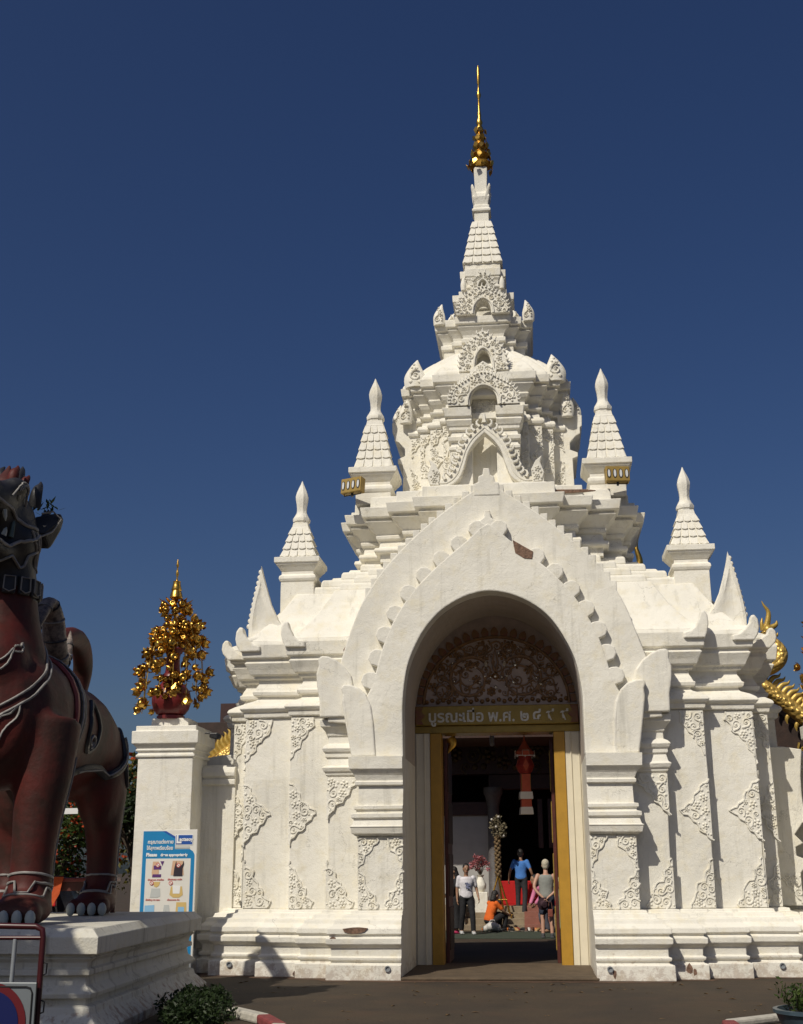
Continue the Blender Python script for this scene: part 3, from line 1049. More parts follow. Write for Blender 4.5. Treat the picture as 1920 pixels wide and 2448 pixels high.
for s in (-1, 1):
    vine(s * .46, TZ + .46, .42, 1.9, math.pi / 2 + s * .9, -s, .036)
    vine(s * .95, TZ + .25, .20, 1.5, math.pi / 2, s, .025)
    vine(s * .62, TZ + .92, .14, 1.4, -.5, s, .022)
    vine(s * .25, TZ + .98, .13, 1.4, -2.0, -s, .022)
    vine(s * .98, TZ + .58, .12, 1.3, 1.0, -s, .02)
for k in range(26):
    x = -1.25 + 2.5 * k / 25
    dome(ty, x, TZ + .045 + .03 * (k % 2), .045, .05, 6)
dome(ty, 0, TZ + .5, .07, .06)
ridge(ty, [(0, TZ + .55), (.05, TZ + .75), (0, TZ + 1.0), (-.05, TZ + .75), (0, TZ + .55)], .022, .05)
hd_ = [((TR - .07) * math.cos(a), TZ + .10 + (TR - .12) * .90 * math.sin(a)) for a in [math.pi * k / 24 for k in range(25)]]
fill_scrolls(ty, hd_, 19, .075, .022)
ty.build('tympanum_carving', CARVEG, gate, loc=(0, DY + .097, 0))
pet = MB()
pet.prism([(-.06, 0), (.06, 0), (.07, .07), (.045, .125), (0, .165), (-.045, .125), (-.07, .07)], -.045, .01)
pm = pet.mesh('tympanum_petal', CARVE)
n = 25
for k in range(n):
    a = math.pi * (k + .5) / n
    link('tympanum_petal', pm, gate, (TR * 1.005 * math.cos(a), DY + .097, TZ + TR * .935 * math.sin(a)), (0, math.pi / 2 - a, 0))
drops = [(-.13, .66, .055, 1), (.13, .66, .055, 1), (-.28, .62, .028, 0), (.28, .65, .032, 0), (-.42, .60, .022, 0), (0, .46, .034, 0), (-.15, .46, .022, 0), (.16, .46, .02, 0), (-.07, .44, .02, 0), (.09, .44, .018, 0), (-.36, .40, .026, 0), (-.22, .35, .028, 0), (.25, .35, .032, 0), (0, .27, .038, 0), (.62, .55, .022, 0), (.57, .42, .026, 0), (.63, .31, .03, 0), (-.60, .70, .015, 0), (.05, .86, .02, 0), (.20, .90, .02, 0), (.33, .96, .016, 0), (-.58, .38, .018, 0), (.14, .27, .015, 0), (-.42, .27, .013, 0)]
for x, z, r, tear in drops:
    mb = MB()
    if tear: mb.prism([(0, r * 1.7), (-r * .45, r * .5), (-r * .6, -.2 * r), (-r * .3, -r * .8), (r * .3, -r * .8), (r * .6, -.2 * r), (r * .45, r * .5)], -.06, 0)
    else: mb.lathe([(r, -.0), (r * .8, .06), (r * .3, .07)], 8); mb.xf(Matrix.Rotation(R(90), 4, 'X'))
    mb.xf(Matrix.Rotation(R(-14), 4, 'X'))
    mb.build('mirror_piece', MIRROR, gate, loc=(x * 1.28, DY + .085, TZ + z * 1.04))

# --- stucco reliefs on every bay
sd = 0
for s in (1, -1):
    for (x, y, kind, w, h, z) in [
            (2.18, 20.1, 'top', .30, .46, 2.10), (2.18, 20.1, 'bot', .32, .60, 1.01),
            (2.75, 20.425, 'top', .48, .66, 3.06), (2.75, 20.44, 'bot', .42, .74, 1.01),
            (3.41, 20.672, 'top', .38, .70, 4.08), (3.42, 20.665, 'mid', .46, .98, 2.5), (3.40, 20.675, 'bot', .38, .74, 1.01),
            (4.23, 20.915, 'top', .44, .72, 4.08), (4.24, 20.905, 'mid', .46, 1.0, 2.5), (4.22, 20.917, 'bot', .44, .76, 1.01),
            (4.56, 21.395, 'top', .28, .72, 4.08), (4.57, 21.385, 'mid', .28, 1.0, 2.5), (4.55, 21.397, 'bot', .28, .76, 1.01)]:
        sd += 1
        stucco(gate, kind, w, h, s * x, y - .004, z, s, sd, r0=.062 if w > .4 else .052)
    # inner edge of the portal pilaster
    for kind, w, h, z in (('top', .24, .46, 2.10), ('bot', .28, .58, 1.01)):
        stucco(gate, kind, w, h, s * 1.465, 20.094, z, -s, 1 + (s > 0), r0=.06)
    # outer flanks, wrapping the corner
    for kind, w, h, z in (('top', .4, .86, 4.08), ('bot', .4, 1.0, 1.01), ('mid', .4, 1.25, 2.5)):
        o = stucco(gate, kind, w, h, s * 4.24, 20.92, z, 1, 2)
        o.rotation_euler = (0, 0, R(90) if s > 0 else R(-90))
        o.scale = (-1 if s > 0 else 1, 1, 1)
        o.scale.x *= 1
    # tower bays
    for (x, y, kind, w, h, z) in [(.80, 21.78, 'top', .16, .40, 9.60), (.80, 21.78, 'bot', .16, .58, 8.72), (1.05, 21.98, 'top', .22, .40, 9.60), (1.05, 21.98, 'mid', .24, .66, 9.0),
                                  (1.26, 22.2, 'top', .19, .40, 9.60), (1.26, 22.2, 'bot', .19, .60, 8.72), (1.46, 22.42, 'top', .18, .38, 9.60), (1.46, 22.42, 'bot', .18, .45, 8.56)]:
        sd += 1
        stucco(gate, kind, w, h, s * x - .05, y - .004, z, s, sd, r0=.05, hh=.03)

# --- niches up the tower: ornamented frames one above another
def niche(y, zb, half, h, ih, iw, th, seed, fill=True, name='niche_frame', peak=.16, r0=.05):
    """flame-edged pediment frame: half width, height h, opening iw x ih"""
    cx = -.05
    n = 25
    inn, out = [], []
    for k in range(n):
        a = math.pi * k / (n - 1)
        c, s = math.cos(a), math.sin(a)
        inn.append((cx + iw * (c if abs(c) > .02 else 0) * (1.0), zb + ih * (s ** .8)))
        e = 1 + .10 * math.sin(3 * a) ** 2
        out.append((cx + half * e * c * (1 - .18 * s), zb + h * (s ** .85) * (1 + peak * max(0, s - .9) * 6)))
    mb = MB().strip(inn, out, y, y + th)
    ridge_mb = MB()
    i2 = [(lerp(a[0], b[0], .12), lerp(a[1], b[1], .12)) for a, b in zip(inn, out)]
    o2 = [(lerp(a[0], b[0], .93), lerp(a[1], b[1], .93)) for a, b in zip(inn, out)]
    ridge(ridge_mb, i2, .022, .04)
    # flame curls along the outer edge
    q = resample(o2, int(half * 46))
    for i in range(1, len(q) - 1):
        t = Vector((q[i + 1][0] - q[i - 1][0], q[i + 1][1] - q[i - 1][1])).normalized()
        nr = Vector((-t.y, t.x))
        if nr.dot(Vector((q[i][0] - cx, q[i][1] - zb))) < 0: nr = -nr
        p = Vector(q[i])
        sg = 1 if q[i][0] > cx else -1
        e = p + nr * .05 + Vector((0, .035))
        ridge(ridge_mb, [tuple(p - nr * .01), tuple(p + nr * .03 + t * .012), tuple(e)], .022, .04, taper=True)
    m = len(inn) // 2
    for half_i in (range(0, m + 1), range(m, len(inn))):
        I = [(lerp(inn[i][0], out[i][0], .2), lerp(inn[i][1], out[i][1], .2)) for i in half_i]
        O = [(lerp(inn[i][0], out[i][0], .9), lerp(inn[i][1], out[i][1], .9)) for i in half_i]
        fill_scrolls(ridge_mb, I + O[::-1], seed, r0, .032)
    f = mb.build(name, WHITE, gate, bevel=.008, jit=.006)
    ridge_mb.xf(Matrix.Translation((0, y - .001, 0)))
    ridge_mb.build('niche_ornament', WHITE, gate, jit=.003)
    return f


# main porch of the tower: pilasters, flared caps, slot between them
for s in (-1, 1):
    def rr(d, z): return [(s * .22 - .06, 21.34 - d, z), (s * (.62 + d) - .06, 21.34 - d, z), (s * (.62 + d) - .06, 21.95, z), (s * .22 - .06, 21.95, z)]
    pr = [(8.2, .02), (8.94, 0), (8.96, .03), (9.02, .03), (9.04, .0), (9.11, -.02), (9.13, .04), (9.21, .05), (9.23, .0), (9.32, -.02), (9.34, .03), (9.40, .03), (9.42, .05), (9.52, .09), (9.54, .06), (9.57, .06), (9.59, .10), (9.76, .12), (9.78, .03)]
    MB().loft([rr(d, z) for z, d in pr]).build('porch_pilaster', WHITE, gate, bevel=.01, jit=.008)
    stucco(gate, 'top', .26, .36, s * .63 - .06, 21.335, 8.92, s, 1 + s, r0=.05, hh=.03)
MB().box(-.285, 21.62, 8.2, .165, 21.95, 9.66).build('porch_wall', WHITE, gate, jit=.006)
MB().box(-.285, 21.45, 9.60, .165, 21.7, 9.72).build('porch_shelf', WHITE, gate, bevel=.01, jit=.006)
rf = [(-.22, 0), (.22, 0), (.22, .22), (.12, .36), (-.12, .36), (-.22, .22)]
panel(rf, 4, .058, .034).build('niche_relief', WHITE, gate, jit=.003, loc=(-.06, 21.52, 9.72))
MB().box(-.32, 21.53, 9.72, .20, 21.8, 10.3).build('niche_back', WHITE, gate)
niche(21.20, 9.78, .66, .60, .36, .25, .36, 1, r0=.06)
MB().prism([(-.56, 10.0), (.44, 10.0), (.40, 10.3), (.22, 10.44), (-.06, 10.5), (-.34, 10.44), (-.52, 10.3)], 21.30, 22.1).build('niche_gable', WHITE, gate, bevel=.02)
niche(21.60, 10.62, .47, .74, .42, .15, .36, 2, r0=.05)
MB().box(-.22, 21.86, 10.6, .1, 22.0, 11.2).build('niche_back', WHITE, gate)
panel([(-.26, 0), (.26, 0), (.24, .14), (.14, .22), (0, .32), (-.14, .22), (-.24, .14)], 8, .055, .034).build('niche_relief', WHITE, gate, loc=(-.06, 21.57, 10.48), jit=.003)
niche(22.04, 12.0, .52, .54, .30, .16, .34, 3, r0=.045)
niche(22.42, 12.70, .23, .36, .20, .095, .30, 4, name='niche_frame', r0=.03)
for x in (-.44, .33):
    h = MB()
    horn(h, [(x, 22.46, 12.72), (x, 22.46, 12.84), (x, 22.47, 12.94), (x, 22.48, 13.0)], [.05, .055, .035, .01], [.04, .04, .03, .01])
    h.build('corner_antefix', WHITE, gate, auto=50, jit=.004)

# lower moulded ogee arch with leaf spikes and naga-tail ends
og_in = [(-.98, 8.24), (-.72, 8.22), (-.52, 8.36), (-.42, 8.60), (-.34, 8.86), (-.22, 9.05), (-.05, 9.22)]
og_out = [(-1.02, 8.36), (-.78, 8.36), (-.64, 8.48), (-.55, 8.68), (-.46, 8.94), (-.32, 9.18), (-.05, 9.42)]
og_in = sm(og_in, 4); og_out = sm(og_out, 4)
fi = og_in + [(-.10 - x, z) for x, z in og_in[-2::-1]]
fo = og_out + [(-.10 - x, z) for x, z in og_out[-2::-1]]
MB().strip(fi, fo, 21.14, 21.4).build('ogee_arch', WHITE, gate, bevel=.015, jit=.006)
rm = MB()
mid = [(lerp(a[0], b[0], .5), lerp(a[1], b[1], .5)) for a, b in zip(fi, fo)]
ridge(rm, mid, .018, .02)
q = resample(fo, 27)
for i in range(2, 25):
    if i == 13: continue
    p = Vector(q[i]); sg = -1 if p.x < -.05 else 1
    t = Vector((q[i + 1][0] - q[i - 1][0], q[i + 1][1] - q[i - 1][1])).normalized()
    nr = Vector((-t.y, t.x))
    if nr.y < 0: nr = -nr
    up_ = t if t.y > 0 else -t
    ridge(rm, [tuple(p - nr * .02), tuple(p + nr * .05 - up_ * .01), tuple(p + nr * .095 + up_ * .02), tuple(p + nr * .10 + up_ * .07)], .036, .06, taper=True)
ridge(rm, [(-.05, 9.40), (-.05, 9.48), (-.05, 9.58)], .05, .06, taper=True)
rm.xf(Matrix.Translation((0, 21.142, 0)))
rm.build('ogee_leaf', WHITE, gate, jit=.003)
for s in (-1, 1):
    tl = MB().prism([(s * .84 - .05, 8.24), (s * 1.0 - .05, 8.26), (s * 1.05 - .05, 8.42), (s * .98 - .05, 8.62), (s * 1.02 - .05, 8.74), (s * .9 - .05, 8.64), (s * .82 - .05, 8.48)], 21.12, 21.35)
    tl.build('naga_tail', WHITE, gate, bevel=.01, jit=.004)
    to_ = MB()
    fill_scrolls(to_, [(s * .84, 8.26), (s * 1.0, 8.28), (s * 1.02, 8.42), (s * .95, 8.6), (s * .82, 8.46)], 5, .05, .03)
    to_.xf(Matrix.Translation((-.05, 21.119, 0)))
    to_.build('naga_tail_ornament', WHITE, gate)
    # corner antefixes of tower and upper tiers: flame leaves
    for (x, y, z, w, h) in [(1.55, 22.3, 9.94, .12, .52), (1.34, 22.1, 10.58, .20, .54), (.88, 22.42, 12.02, .11, .42), (.64, 22.45, 12.02, .06, .22), (1.72, 22.55, 9.95, .10, .42)]:
        hb = MB()
        horn(hb, [(s * x - .05, y, z - .06), (s * x - .05, y, z + h * .3), (s * (x - .02) - .05, y + .02, z + h * .7), (s * (x - .05) - .05, y + .05, z + h)], [w, w * 1.05, w * .55, .012], [w * .7, w * .6, w * .35, .01], n=8, k=4)
        o = hb.build('corner_antefix', WHITE, gate, auto=50, jit=.012)
        tb = MB()
        fill_scrolls(tb, [(-w * .8, 0), (w * .8, 0), (w * .5, h * .55), (0, h * .85), (-w * .5, h * .55)], 7, w * .42, .03)
        tb.xf(Matrix.Translation((s * x - .05, y - w * .58, z)))
        tb.build('antefix_ornament', WHITE, gate)

# --- roof corner flames and upturned eave tips
for s in (-1, 1):
    leafp = [(3.55, 5.62), (3.76, 5.86), (3.89, 6.12), (3.97, 6.38), (4.04, 6.64), (4.095, 6.86), (4.14, 6.62), (4.21, 6.32), (4.27, 6.02), (4.31, 5.72), (4.30, 5.42), (3.7, 5.42)]
    fb_ = MB()
    cxm, czm = 4.08, 5.85
    fb_.loft([[(s * lerp(x, cxm, q), y, lerp(z, czm, q * .9)) for x, z in leafp] for q, y in ((.5, 21.10), (.3, 21.07), (.06, 21.08), (0, 21.13), (.05, 21.22), (.4, 21.3))])
    fb_.build('corner_flame', WHITE, gate, auto=40, jit=.025)
    for k in range(11):
        t = k / 10
        px = lerp(4.31, 4.12, t); pz = lerp(5.75, 6.74, t)
        MB().ball((s * px, 21.15, pz), .035, 6, 4, 1, .9, 1.3).build('flame_serration', WHITE, gate, jit=.008)
    for (x, y, z, w, hh, lean) in [(3.50, 20.54, 5.26, .20, .46, .0), (4.33, 20.78, 5.24, .26, .44, .03), (4.66, 21.26, 5.18, .24, .36, .06)]:
        pw = [(-.34, .0), (.02, 0), (.06 + lean, .10), (.09 + lean, hh * .5), (.08 + lean, hh * .82), (.03 + lean, hh), (-.03 + lean, hh * .97), (-.06 + lean, hh * .72), (-.13, hh * .42), (-.22, hh * .26), (-.34, hh * .2)]
        MB().loft([[(s * (x + px * q), y + dy, z + pz * (q if pz > .2 else 1)) for px, pz in pw] for dy, q in ((-.03, .93), (.0, 1.0), (w * .7, 1.0), (w, .9))]).build('eave_tip', WHITE, gate, bevel=.035, seg=2, jit=.015)
    # ridge roll running up the roof at the corner
    MB().tube(spline([(s * 4.25, 20.87, 5.40), (s * 3.98, 21.03, 5.52), (s * 3.74, 21.22, 5.78), (s * 3.55, 21.38, 6.22)], 5), [.10, .10, .09, .09, .085, .085, .08, .08, .08, .075, .07, .07, .065, .06, .06, .06], 8).build('roof_ridge', WHITE, gate, auto=50)
    # side bracket: edge view of the lateral portal
    con = [(4.55, 1.0), (5.0, 1.0), (5.0, 1.52), (5.15, 1.72), (4.95, 1.80), (4.95, 1.94), (5.08, 2.0), (4.95, 2.14), (5.0, 2.2), (5.10, 2.33), (5.22, 2.36), (5.22, 2.56), (5.14, 2.6), (5.13, 2.78), (5.14, 3.1), (5.17, 3.36), (5.2, 3.55), (4.9, 3.6), (4.55, 3.6)]
    MB().prism([(s * x, z) for x, z in con], 22.0, 23.2).build('side_bracket', WHITE, gate, bevel=.015, jit=.012)
    stucco(gate, 'top', .30, .45, s * 4.99, 21.994, 1.5, s, 3, r0=.05)
    # small round vents in the plinth
    for (x, y, z) in [(2.18 + .43 - .95, 19.67, .17), (3.1, 20.25, .17), (4.3, 20.49, .17)]:
        v = MB().lathe([(.045, 0), (.045, .03), (.03, .03), (.026, .012)], 12)
        v.xf(Matrix.Rotation(R(90), 4, 'X'))
        v.build('vent', STEEL, gate, loc=(s * x, y - .0, z), auto=40)
MB().prism([(-2.35, .74), (-2.33, .70), (-2.22, .665), (-2.12, .67), (-2.02, .70), (-1.97, .755), (-2.1, .765), (-2.2, .76)], 19.665, 19.75).build('exposed_brick', BRICK, gate, jit=.02)
for (x, z, w, h, y) in [(-3.1, .07, .12, .05, 20.225), (1.72, .1, .03, .06, 19.668), (2.85, .16, .05, .07, 20.015), (2.93, .11, .03, .05, 20.015), (-1.1 - 1.4, .6, .05, .03, 19.67), (1.35, 8.02, .5, .035, 21.05), (-.28 - 2.1, 5.13, .1, .12, 20.34)]:
    rn = random.Random(int(x * 100))
    k = 9
    MB().prism([(x + w * (.75 + .5 * rn.random()) * math.cos(2 * math.pi * i / k), z + h * (.75 + .5 * rn.random()) * math.sin(2 * math.pi * i / k)) for i in range(k)], y - .004, y + .06).build('flaked_patch', BRICK, gate, jit=.012)

# ================================================================== FLOODLIGHTS on the platform
def floodlight(label, loc, rz, tilt):
    t = thing('floodlight', label, 'floodlight', loc, rz, 'floodlights on the gate platform')
    mb = MB()
    w, h, d = .24, .16, .16
    # a frame with four openings
    xs = [-.24, -.205, -.115, -.085, -.0, .0, .085, .115, .205, .24]
    body = MB().box(-w, -.02, -h, w, d, h).build('housing', BRASS, t, bevel=.008, rot=(tilt, 0, 0), loc=(0, 0, .22))
    for k in range(4):
        x = -.18 + k * .12
        lens = MB()
        P = []
        for a in range(16):
            c, s = math.cos(2 * math.pi * a / 16), math.sin(2 * math.pi * a / 16)
            P.append((x + .042 * c, .11 * (s if abs(s) < .8 else math.copysign(.8 + (abs(s) - .8) * .6, s))))
        lens.prism(P, -.026, -.018)
        bz = lens.build('bezel', BLACK, body)
        L2 = MB().prism([(x + (px - x) * .62, pz * .8) for px, pz in P], -.034, -.024).build('lamp', LAMP, bz)
    br = MB()
    br.box(-.02, .02, -.02, .02, .06, .08)
    br.tube([(-.22, .08, .20), (-.2, .05, .02), (.2, .05, .02), (.22, .08, .20)], .012, 6)
    br.build('bracket', BLACK, t)
    t.scale = (.88, .88, .88)
    return t


floodlight('brass four-lamp floodlight beside the left upper pinnacle, turned outwards', (-2.50, 21.25, 8.15), R(-24), R(-6))
floodlight('brass four-lamp floodlight in front of the right upper pinnacle', (2.30, 21.25, 8.18), R(8), R(-6))

# ================================================================== LION PLINTHS
def remeshed(mb, voxel, smooth_it, name, material, parent=None, factor=.5):
    """join overlapping forms into one continuous skin"""
    me = mb.mesh(name + '_raw', material)
    o = bpy.data.objects.new('tmp', me)
    COL.objects.link(o)
    m = o.modifiers.new('r', 'REMESH')
    m.mode = 'VOXEL'
    m.voxel_size = voxel
    if smooth_it:
        s = o.modifiers.new('s', 'SMOOTH')
        s.iterations = smooth_it
        s.factor = factor
    bpy.context.view_layer.update()
    dg = bpy.context.evaluated_depsgraph_get()
    out = bpy.data.meshes.new_from_object(o.evaluated_get(dg))
    bpy.data.objects.remove(o)
    bpy.data.meshes.remove(me)
    out.name = name
    out.materials.clear()
    out.materials.append(material)
    for p in out.polygons: p.use_smooth = True
    return link(name, out, parent) if parent is not False else out


def plinth(label, loc, rz, parent_cols=True):
    t = thing('statue_plinth', label, 'plinth', loc, rz, 'white moulded plinths of the guardian statues')
    pr = [(0, .24), (.10, .24), (.12, .22), (.24, .10), (.30, .085), (.32, .03), (.37, .03), (.385, .09), (.43, .10), (.50, .02), (.585, .0), (.60, .06), (.65, .06), (.665, .02), (.72, .03), (.765, .08), (.78, .06), (.795, .06), (.81, .15), (.97, .155), (1.05, .07)]
    hx, hy = 1.44, 2.52
    mb = MB()
    mb.loft([[(-hx - d, -hy - d, z), (0, -hy - d, z), (hx + d, -hy - d, z), (hx + d, -hy / 3, z), (hx + d, hy / 3, z), (hx + d, hy + d, z), (0, hy + d, z), (-hx - d, hy + d, z), (-hx - d, 0, z)] for z, d in pr])
    mb.build('plinth_body', WHITE2, t, bevel=.014, jit=.015)
    return t


plinth('white moulded plinth under the dark red lion statue', (-5.52, 15.2, 0), R(4.0))
plinth('white moulded plinth at the right edge, behind the planter', (6.2, 15.2, 0), R(-4.0))

# ================================================================== GUARDIAN LION
lion = thing('lion_statue', 'huge dark red guardian lion statue with white outlined ornament, standing on its plinth', 'lion statue', (-5.62, 15.0, 1.05), R(6.0))


def ell(mb, c, r, nu=16, nv=10):
    return mb.ball(c, 1, nu, nv, r[0], r[1], r[2])


L = MB()
# trunk: deep chest, waist, haunches
ring = []
for y, z, rx, rz in [(-2.02, 2.26, .28, .38), (-1.9, 2.24, .52, .66), (-1.6, 2.25, .72, .86), (-1.15, 2.28, .80, .86), (-.6, 2.32, .79, .80), (0, 2.33, .76, .72), (.6, 2.30, .78, .70), (1.1, 2.26, .84, .74), (1.55, 2.18, .82, .74), (1.9, 2.10, .62, .62), (2.1, 2.05, .30, .34)]:
    ring.append([(rx * math.cos(a), y, z + rz * math.sin(a)) for a in [2 * math.pi * k / 20 for k in range(20)]])
L.loft(ring)
# neck and chest
L.tube(spline([(0, -1.25, 2.3), (0, -1.32, 2.9), (0, -1.38, 3.4), (0, -1.45, 3.9), (0, -1.6, 4.3)], 4), [v[0] for v in spline([(.72, 0, 0), (.54, 0, 0), (.42, 0, 0), (.37, 0, 0), (.36, 0, 0)], 4)], 20)
ell(L, (0, -1.72, 2.75), (.46, .38, .56))
# head: skull, muzzle, jaw, cheeks, brows
ell(L, (0, -1.62, 4.48), (.45, .52, .43))
ell(L, (0, -2.10, 4.62), (.34, .46, .24))
ell(L, (0, -2.42, 4.70), (.24, .18, .20))
L.tube([(0, -1.6, 4.18), (0, -2.0, 4.08), (0, -2.3, 4.12)], [.34, .26, .18], 12, flat=.6)
L.v = [(x * (1 - .2 * min(1, max(0, (z - 4.0) / .2))), y, z) for x, y, z in L.v]
for s in (-1, 1):
    ell(L, (s * .25, -1.60, 4.28), (.18, .32, .26))
    ell(L, (s * .22, -1.98, 4.80), (.16, .20, .13))
    # front legs
    L.tube(spline([(s * .60, -1.35, 2.2), (s * .62, -1.42, 1.6), (s * .60, -1.45, 1.1), (s * .58, -1.45, .6), (s * .58, -1.46, .25)], 4), [v[0] for v in spline([(.40, 0, 0), (.33, 0, 0), (.265, 0, 0), (.235, 0, 0), (.25, 0, 0)], 4)], 16)
    ell(L, (s * .58, -1.62, .17), (.30, .40, .19))
    for k in range(4): ell(L, (s * .58 + (k - 1.5) * .14, -1.94, .12), (.085, .16, .12), 10, 6)
    # hind legs
    ell(L, (s * .56, 1.56, 1.80), (.34, .48, .78))
    L.tube(spline([(s * .58, 1.62, 1.6), (s * .60, 1.68, 1.1), (s * .60, 1.74, .62), (s * .60, 1.68, .2)], 4), [v[0] for v in spline([(.34, 0, 0), (.245, 0, 0), (.205, 0, 0), (.22, 0, 0)], 4)], 16)
    ell(L, (s * .60, 1.52, .16), (.27, .38, .18))
    for k in range(4): ell(L, (s * .60 + (k - 1.5) * .135, 1.18, .115), (.08, .15, .115), 10, 6)
L_o = remeshed(L, .042, 10, 'body', LIONRED, lion)
lm = L_o.data
lm.materials.append(LIONBLK)
for p in lm.polygons:
    c = p.center
    if c.z > 3.62 + .1 * math.sin(c.x * 9): p.material_index = 1
    elif c.z > 4.2: p.material_index = 1
bv = BVHTree.FromPolygons([v.co for v in lm.vertices], [p.vertices[:] for p in lm.polygons])


def snap(path, off=.012, n=6):
    out = []
    for p in spline(path, n):
        q, nr, i, d = bv.find_nearest(p)
        if q is None: continue
        out.append(q + nr * off)
    return out


def trim(path, r=.016, material=LIONGRY, name='painted_outline', off=.006, n=6, flat=1.0):
    pts = snap(path, off, n)
    MB().tube(pts, r, 6).build(name, material, lion, auto=60)


for s in (-1, 1):
    # necklace sash round the neck base to the chest
    for d in (0, .11):
        trim([(s * .15, -.85 - d * .2, 3.35), (s * .5, -1.0, 3.2 - d), (s * .62, -1.3, 2.95 - d), (s * .52, -1.75, 2.55 - d), (s * .28, -2.1, 2.30 - d), (0, -2.3, 2.2 - d)], .015)
    # harness strap behind the shoulder
    trim([(s * .05, -.35, 3.2), (s * .45, -.45, 3.0), (s * .78, -.62, 2.5), (s * .84, -.82, 1.95), (s * .66, -1.05, 1.5), (s * .3, -1.2, 1.42)], .085, LIONBLK, 'harness', .0)
    trim([(s * .05, -.50, 3.2), (s * .47, -.60, 3.0), (s * .82, -.78, 2.5), (s * .88, -.98, 1.95), (s * .72, -1.2, 1.55)], .035, mat('harness_red', (.30, .04, .03), .5, 0, var=.3, vscale=8) if 'harness_red' not in MATS else MATS['harness_red'], 'harness_edge', .02)
    for dd in (-.05, .05):
        trim([(s * .05, -.35 + dd, 3.2), (s * .45, -.45 + dd, 3.0), (s * .8, -.62 + dd, 2.5), (s * .86, -.82 + dd, 1.95), (s * .68, -1.05 + dd, 1.5)], .012, off=.075)
    # hip strap
    trim([(s * .9, 1.75, 2.35), (s * .92, 1.45, 1.95), (s * .86, 1.0, 1.75), (s * .7, .45, 1.62), (s * .35, .1, 1.55)], .06, LIONBLK, 'harness', .0)
    trim([(s * .9, 1.69, 2.35), (s * .92, 1.39, 1.95), (s * .86, .94, 1.73), (s * .7, .39, 1.60)], .012, off=.055)
    # shoulder and hip curls: teardrop rims and spirals
    for cy, cz, hh in ((.22, 2.30, .46), (1.72, 2.12, .46)):
        trim([(s * .9, cy + .05, cz + hh), (s * .95, cy - .18, cz + hh * .4), (s * .95, cy - .20, cz - hh * .5), (s * .95, cy - .02, cz - hh * .95), (s * .95, cy + .17, cz - hh * .55), (s * .95, cy + .20, cz + hh * .2), (s * .9, cy + .05, cz + hh)], .034, LIONBLK, 'curl_rim', .01)
        sp_ = []
        for i in range(14):
            t = i / 13
            a = -1.5 + s * t * 8
            rr = .14 * (1 - .8 * t)
            sp_.append((s * .95, cy + rr * math.cos(a), cz - hh * .5 + rr * math.sin(a)))
        trim(sp_, .018, LIONGRY, 'curl_spiral', .012, 2)
    # flame motifs on chest and shoulder
    flame = [(0, .02), (.16, .10), (.32, .12), (.55, .34), (.44, .10), (.30, -.04), (.14, -.10), (0, -.12)]
    scurl = [(0, .0), (.12, .03), (.20, .14), (.30, .24), (.46, .30), (.58, .44), (.56, .26), (.44, .12), (.36, .0), (.30, -.14), (.16, -.20), (0, -.18)]
    for f, fx, fy, fz, k in [(flame, .06, -2.3, 2.72, .9), (scurl, .12, -2.3, 1.98, .8), (flame, .42, -1.98, 3.0, .55)]:
        trim([(s * (fx + u * k * .9), fy + u * .45 * k, fz + w * k) for u, w in f], .013, n=5)
    # leg seams
    trim([(s * .96, -1.30, 1.8), (s * .92, -1.32, 1.2), (s * .86, -1.34, .8), (s * .86, -1.34, .42)], .013)
    trim([(s * .9, 1.8, 1.4), (s * .9, 1.85, .9), (s * .9, 1.85, .42)], .013)
    # anklets
    for ly, lx in ((-1.46, .58), (1.68, .60)):
        for z in (.50, .42):
            trim([(s * lx + .35 * math.cos(a), ly + .38 * math.sin(a), z - .05 * math.sin(a) * (1 if ly < 0 else 1)) for a in [2 * math.pi * k / 12 for k in range(13)]], .014, name='anklet', n=2)
        zz = []
        for k in range(17):
            a = 2 * math.pi * k / 16
            zz.append((s * lx + .36 * math.cos(a), ly + .38 * math.sin(a) - .02, .36 + .05 * (k % 2)))
        trim(zz, .012, name='anklet', n=2)
    # claws
    for k in range(4):
        for (cy, lx, cs) in ((-2.09, .58, .14), (1.04, .60, .135)):
            c = MB()
            c.ball((s * lx + (k - 1.5) * cs, cy, .085), .058, 10, 6, 1, .8, 1.45)
            c.build('claw', LIONWHT, lion, auto=60)
    # ears
    e = MB()
    e.loft([[(s * .34, -1.45, 4.42), (s * .38, -1.30, 4.25), (s * .40, -1.22, 4.5), (s * .36, -1.32, 4.66)],
            [(s * .58, -1.42, 4.42), (s * .62, -1.20, 4.27), (s * .66, -1.10, 4.55), (s * .60, -1.24, 4.72)],
            [(s * .74, -1.30, 4.58), (s * .76, -1.16, 4.52), (s * .78, -1.10, 4.66), (s * .75, -1.18, 4.74)]])
    eo = e.build('ear', LIONBLK, lion, bevel=.03, seg=2)
    MB().tube([(s * .55, -1.47, 4.36), (s * .68, -1.32, 4.46), (s * .78, -1.24, 4.64), (s * .66, -1.30, 4.72), (s * .52, -1.42, 4.66)], .012, 5).build('ear_rim', LIONGRY, eo)
    # eye, rings
    ey = MB().ball((s * .34, -2.03, 4.71), .085, 12, 8).build('eye', BLACK, lion, auto=60)
    for rr in (.11, .15, .20):
        trim([(s * .42, -2.03 + rr * math.cos(a), 4.71 + rr * .85 * math.sin(a)) for a in [math.pi * (-.1 + 1.2 * k / 8) for k in range(9)]], .012, n=3)
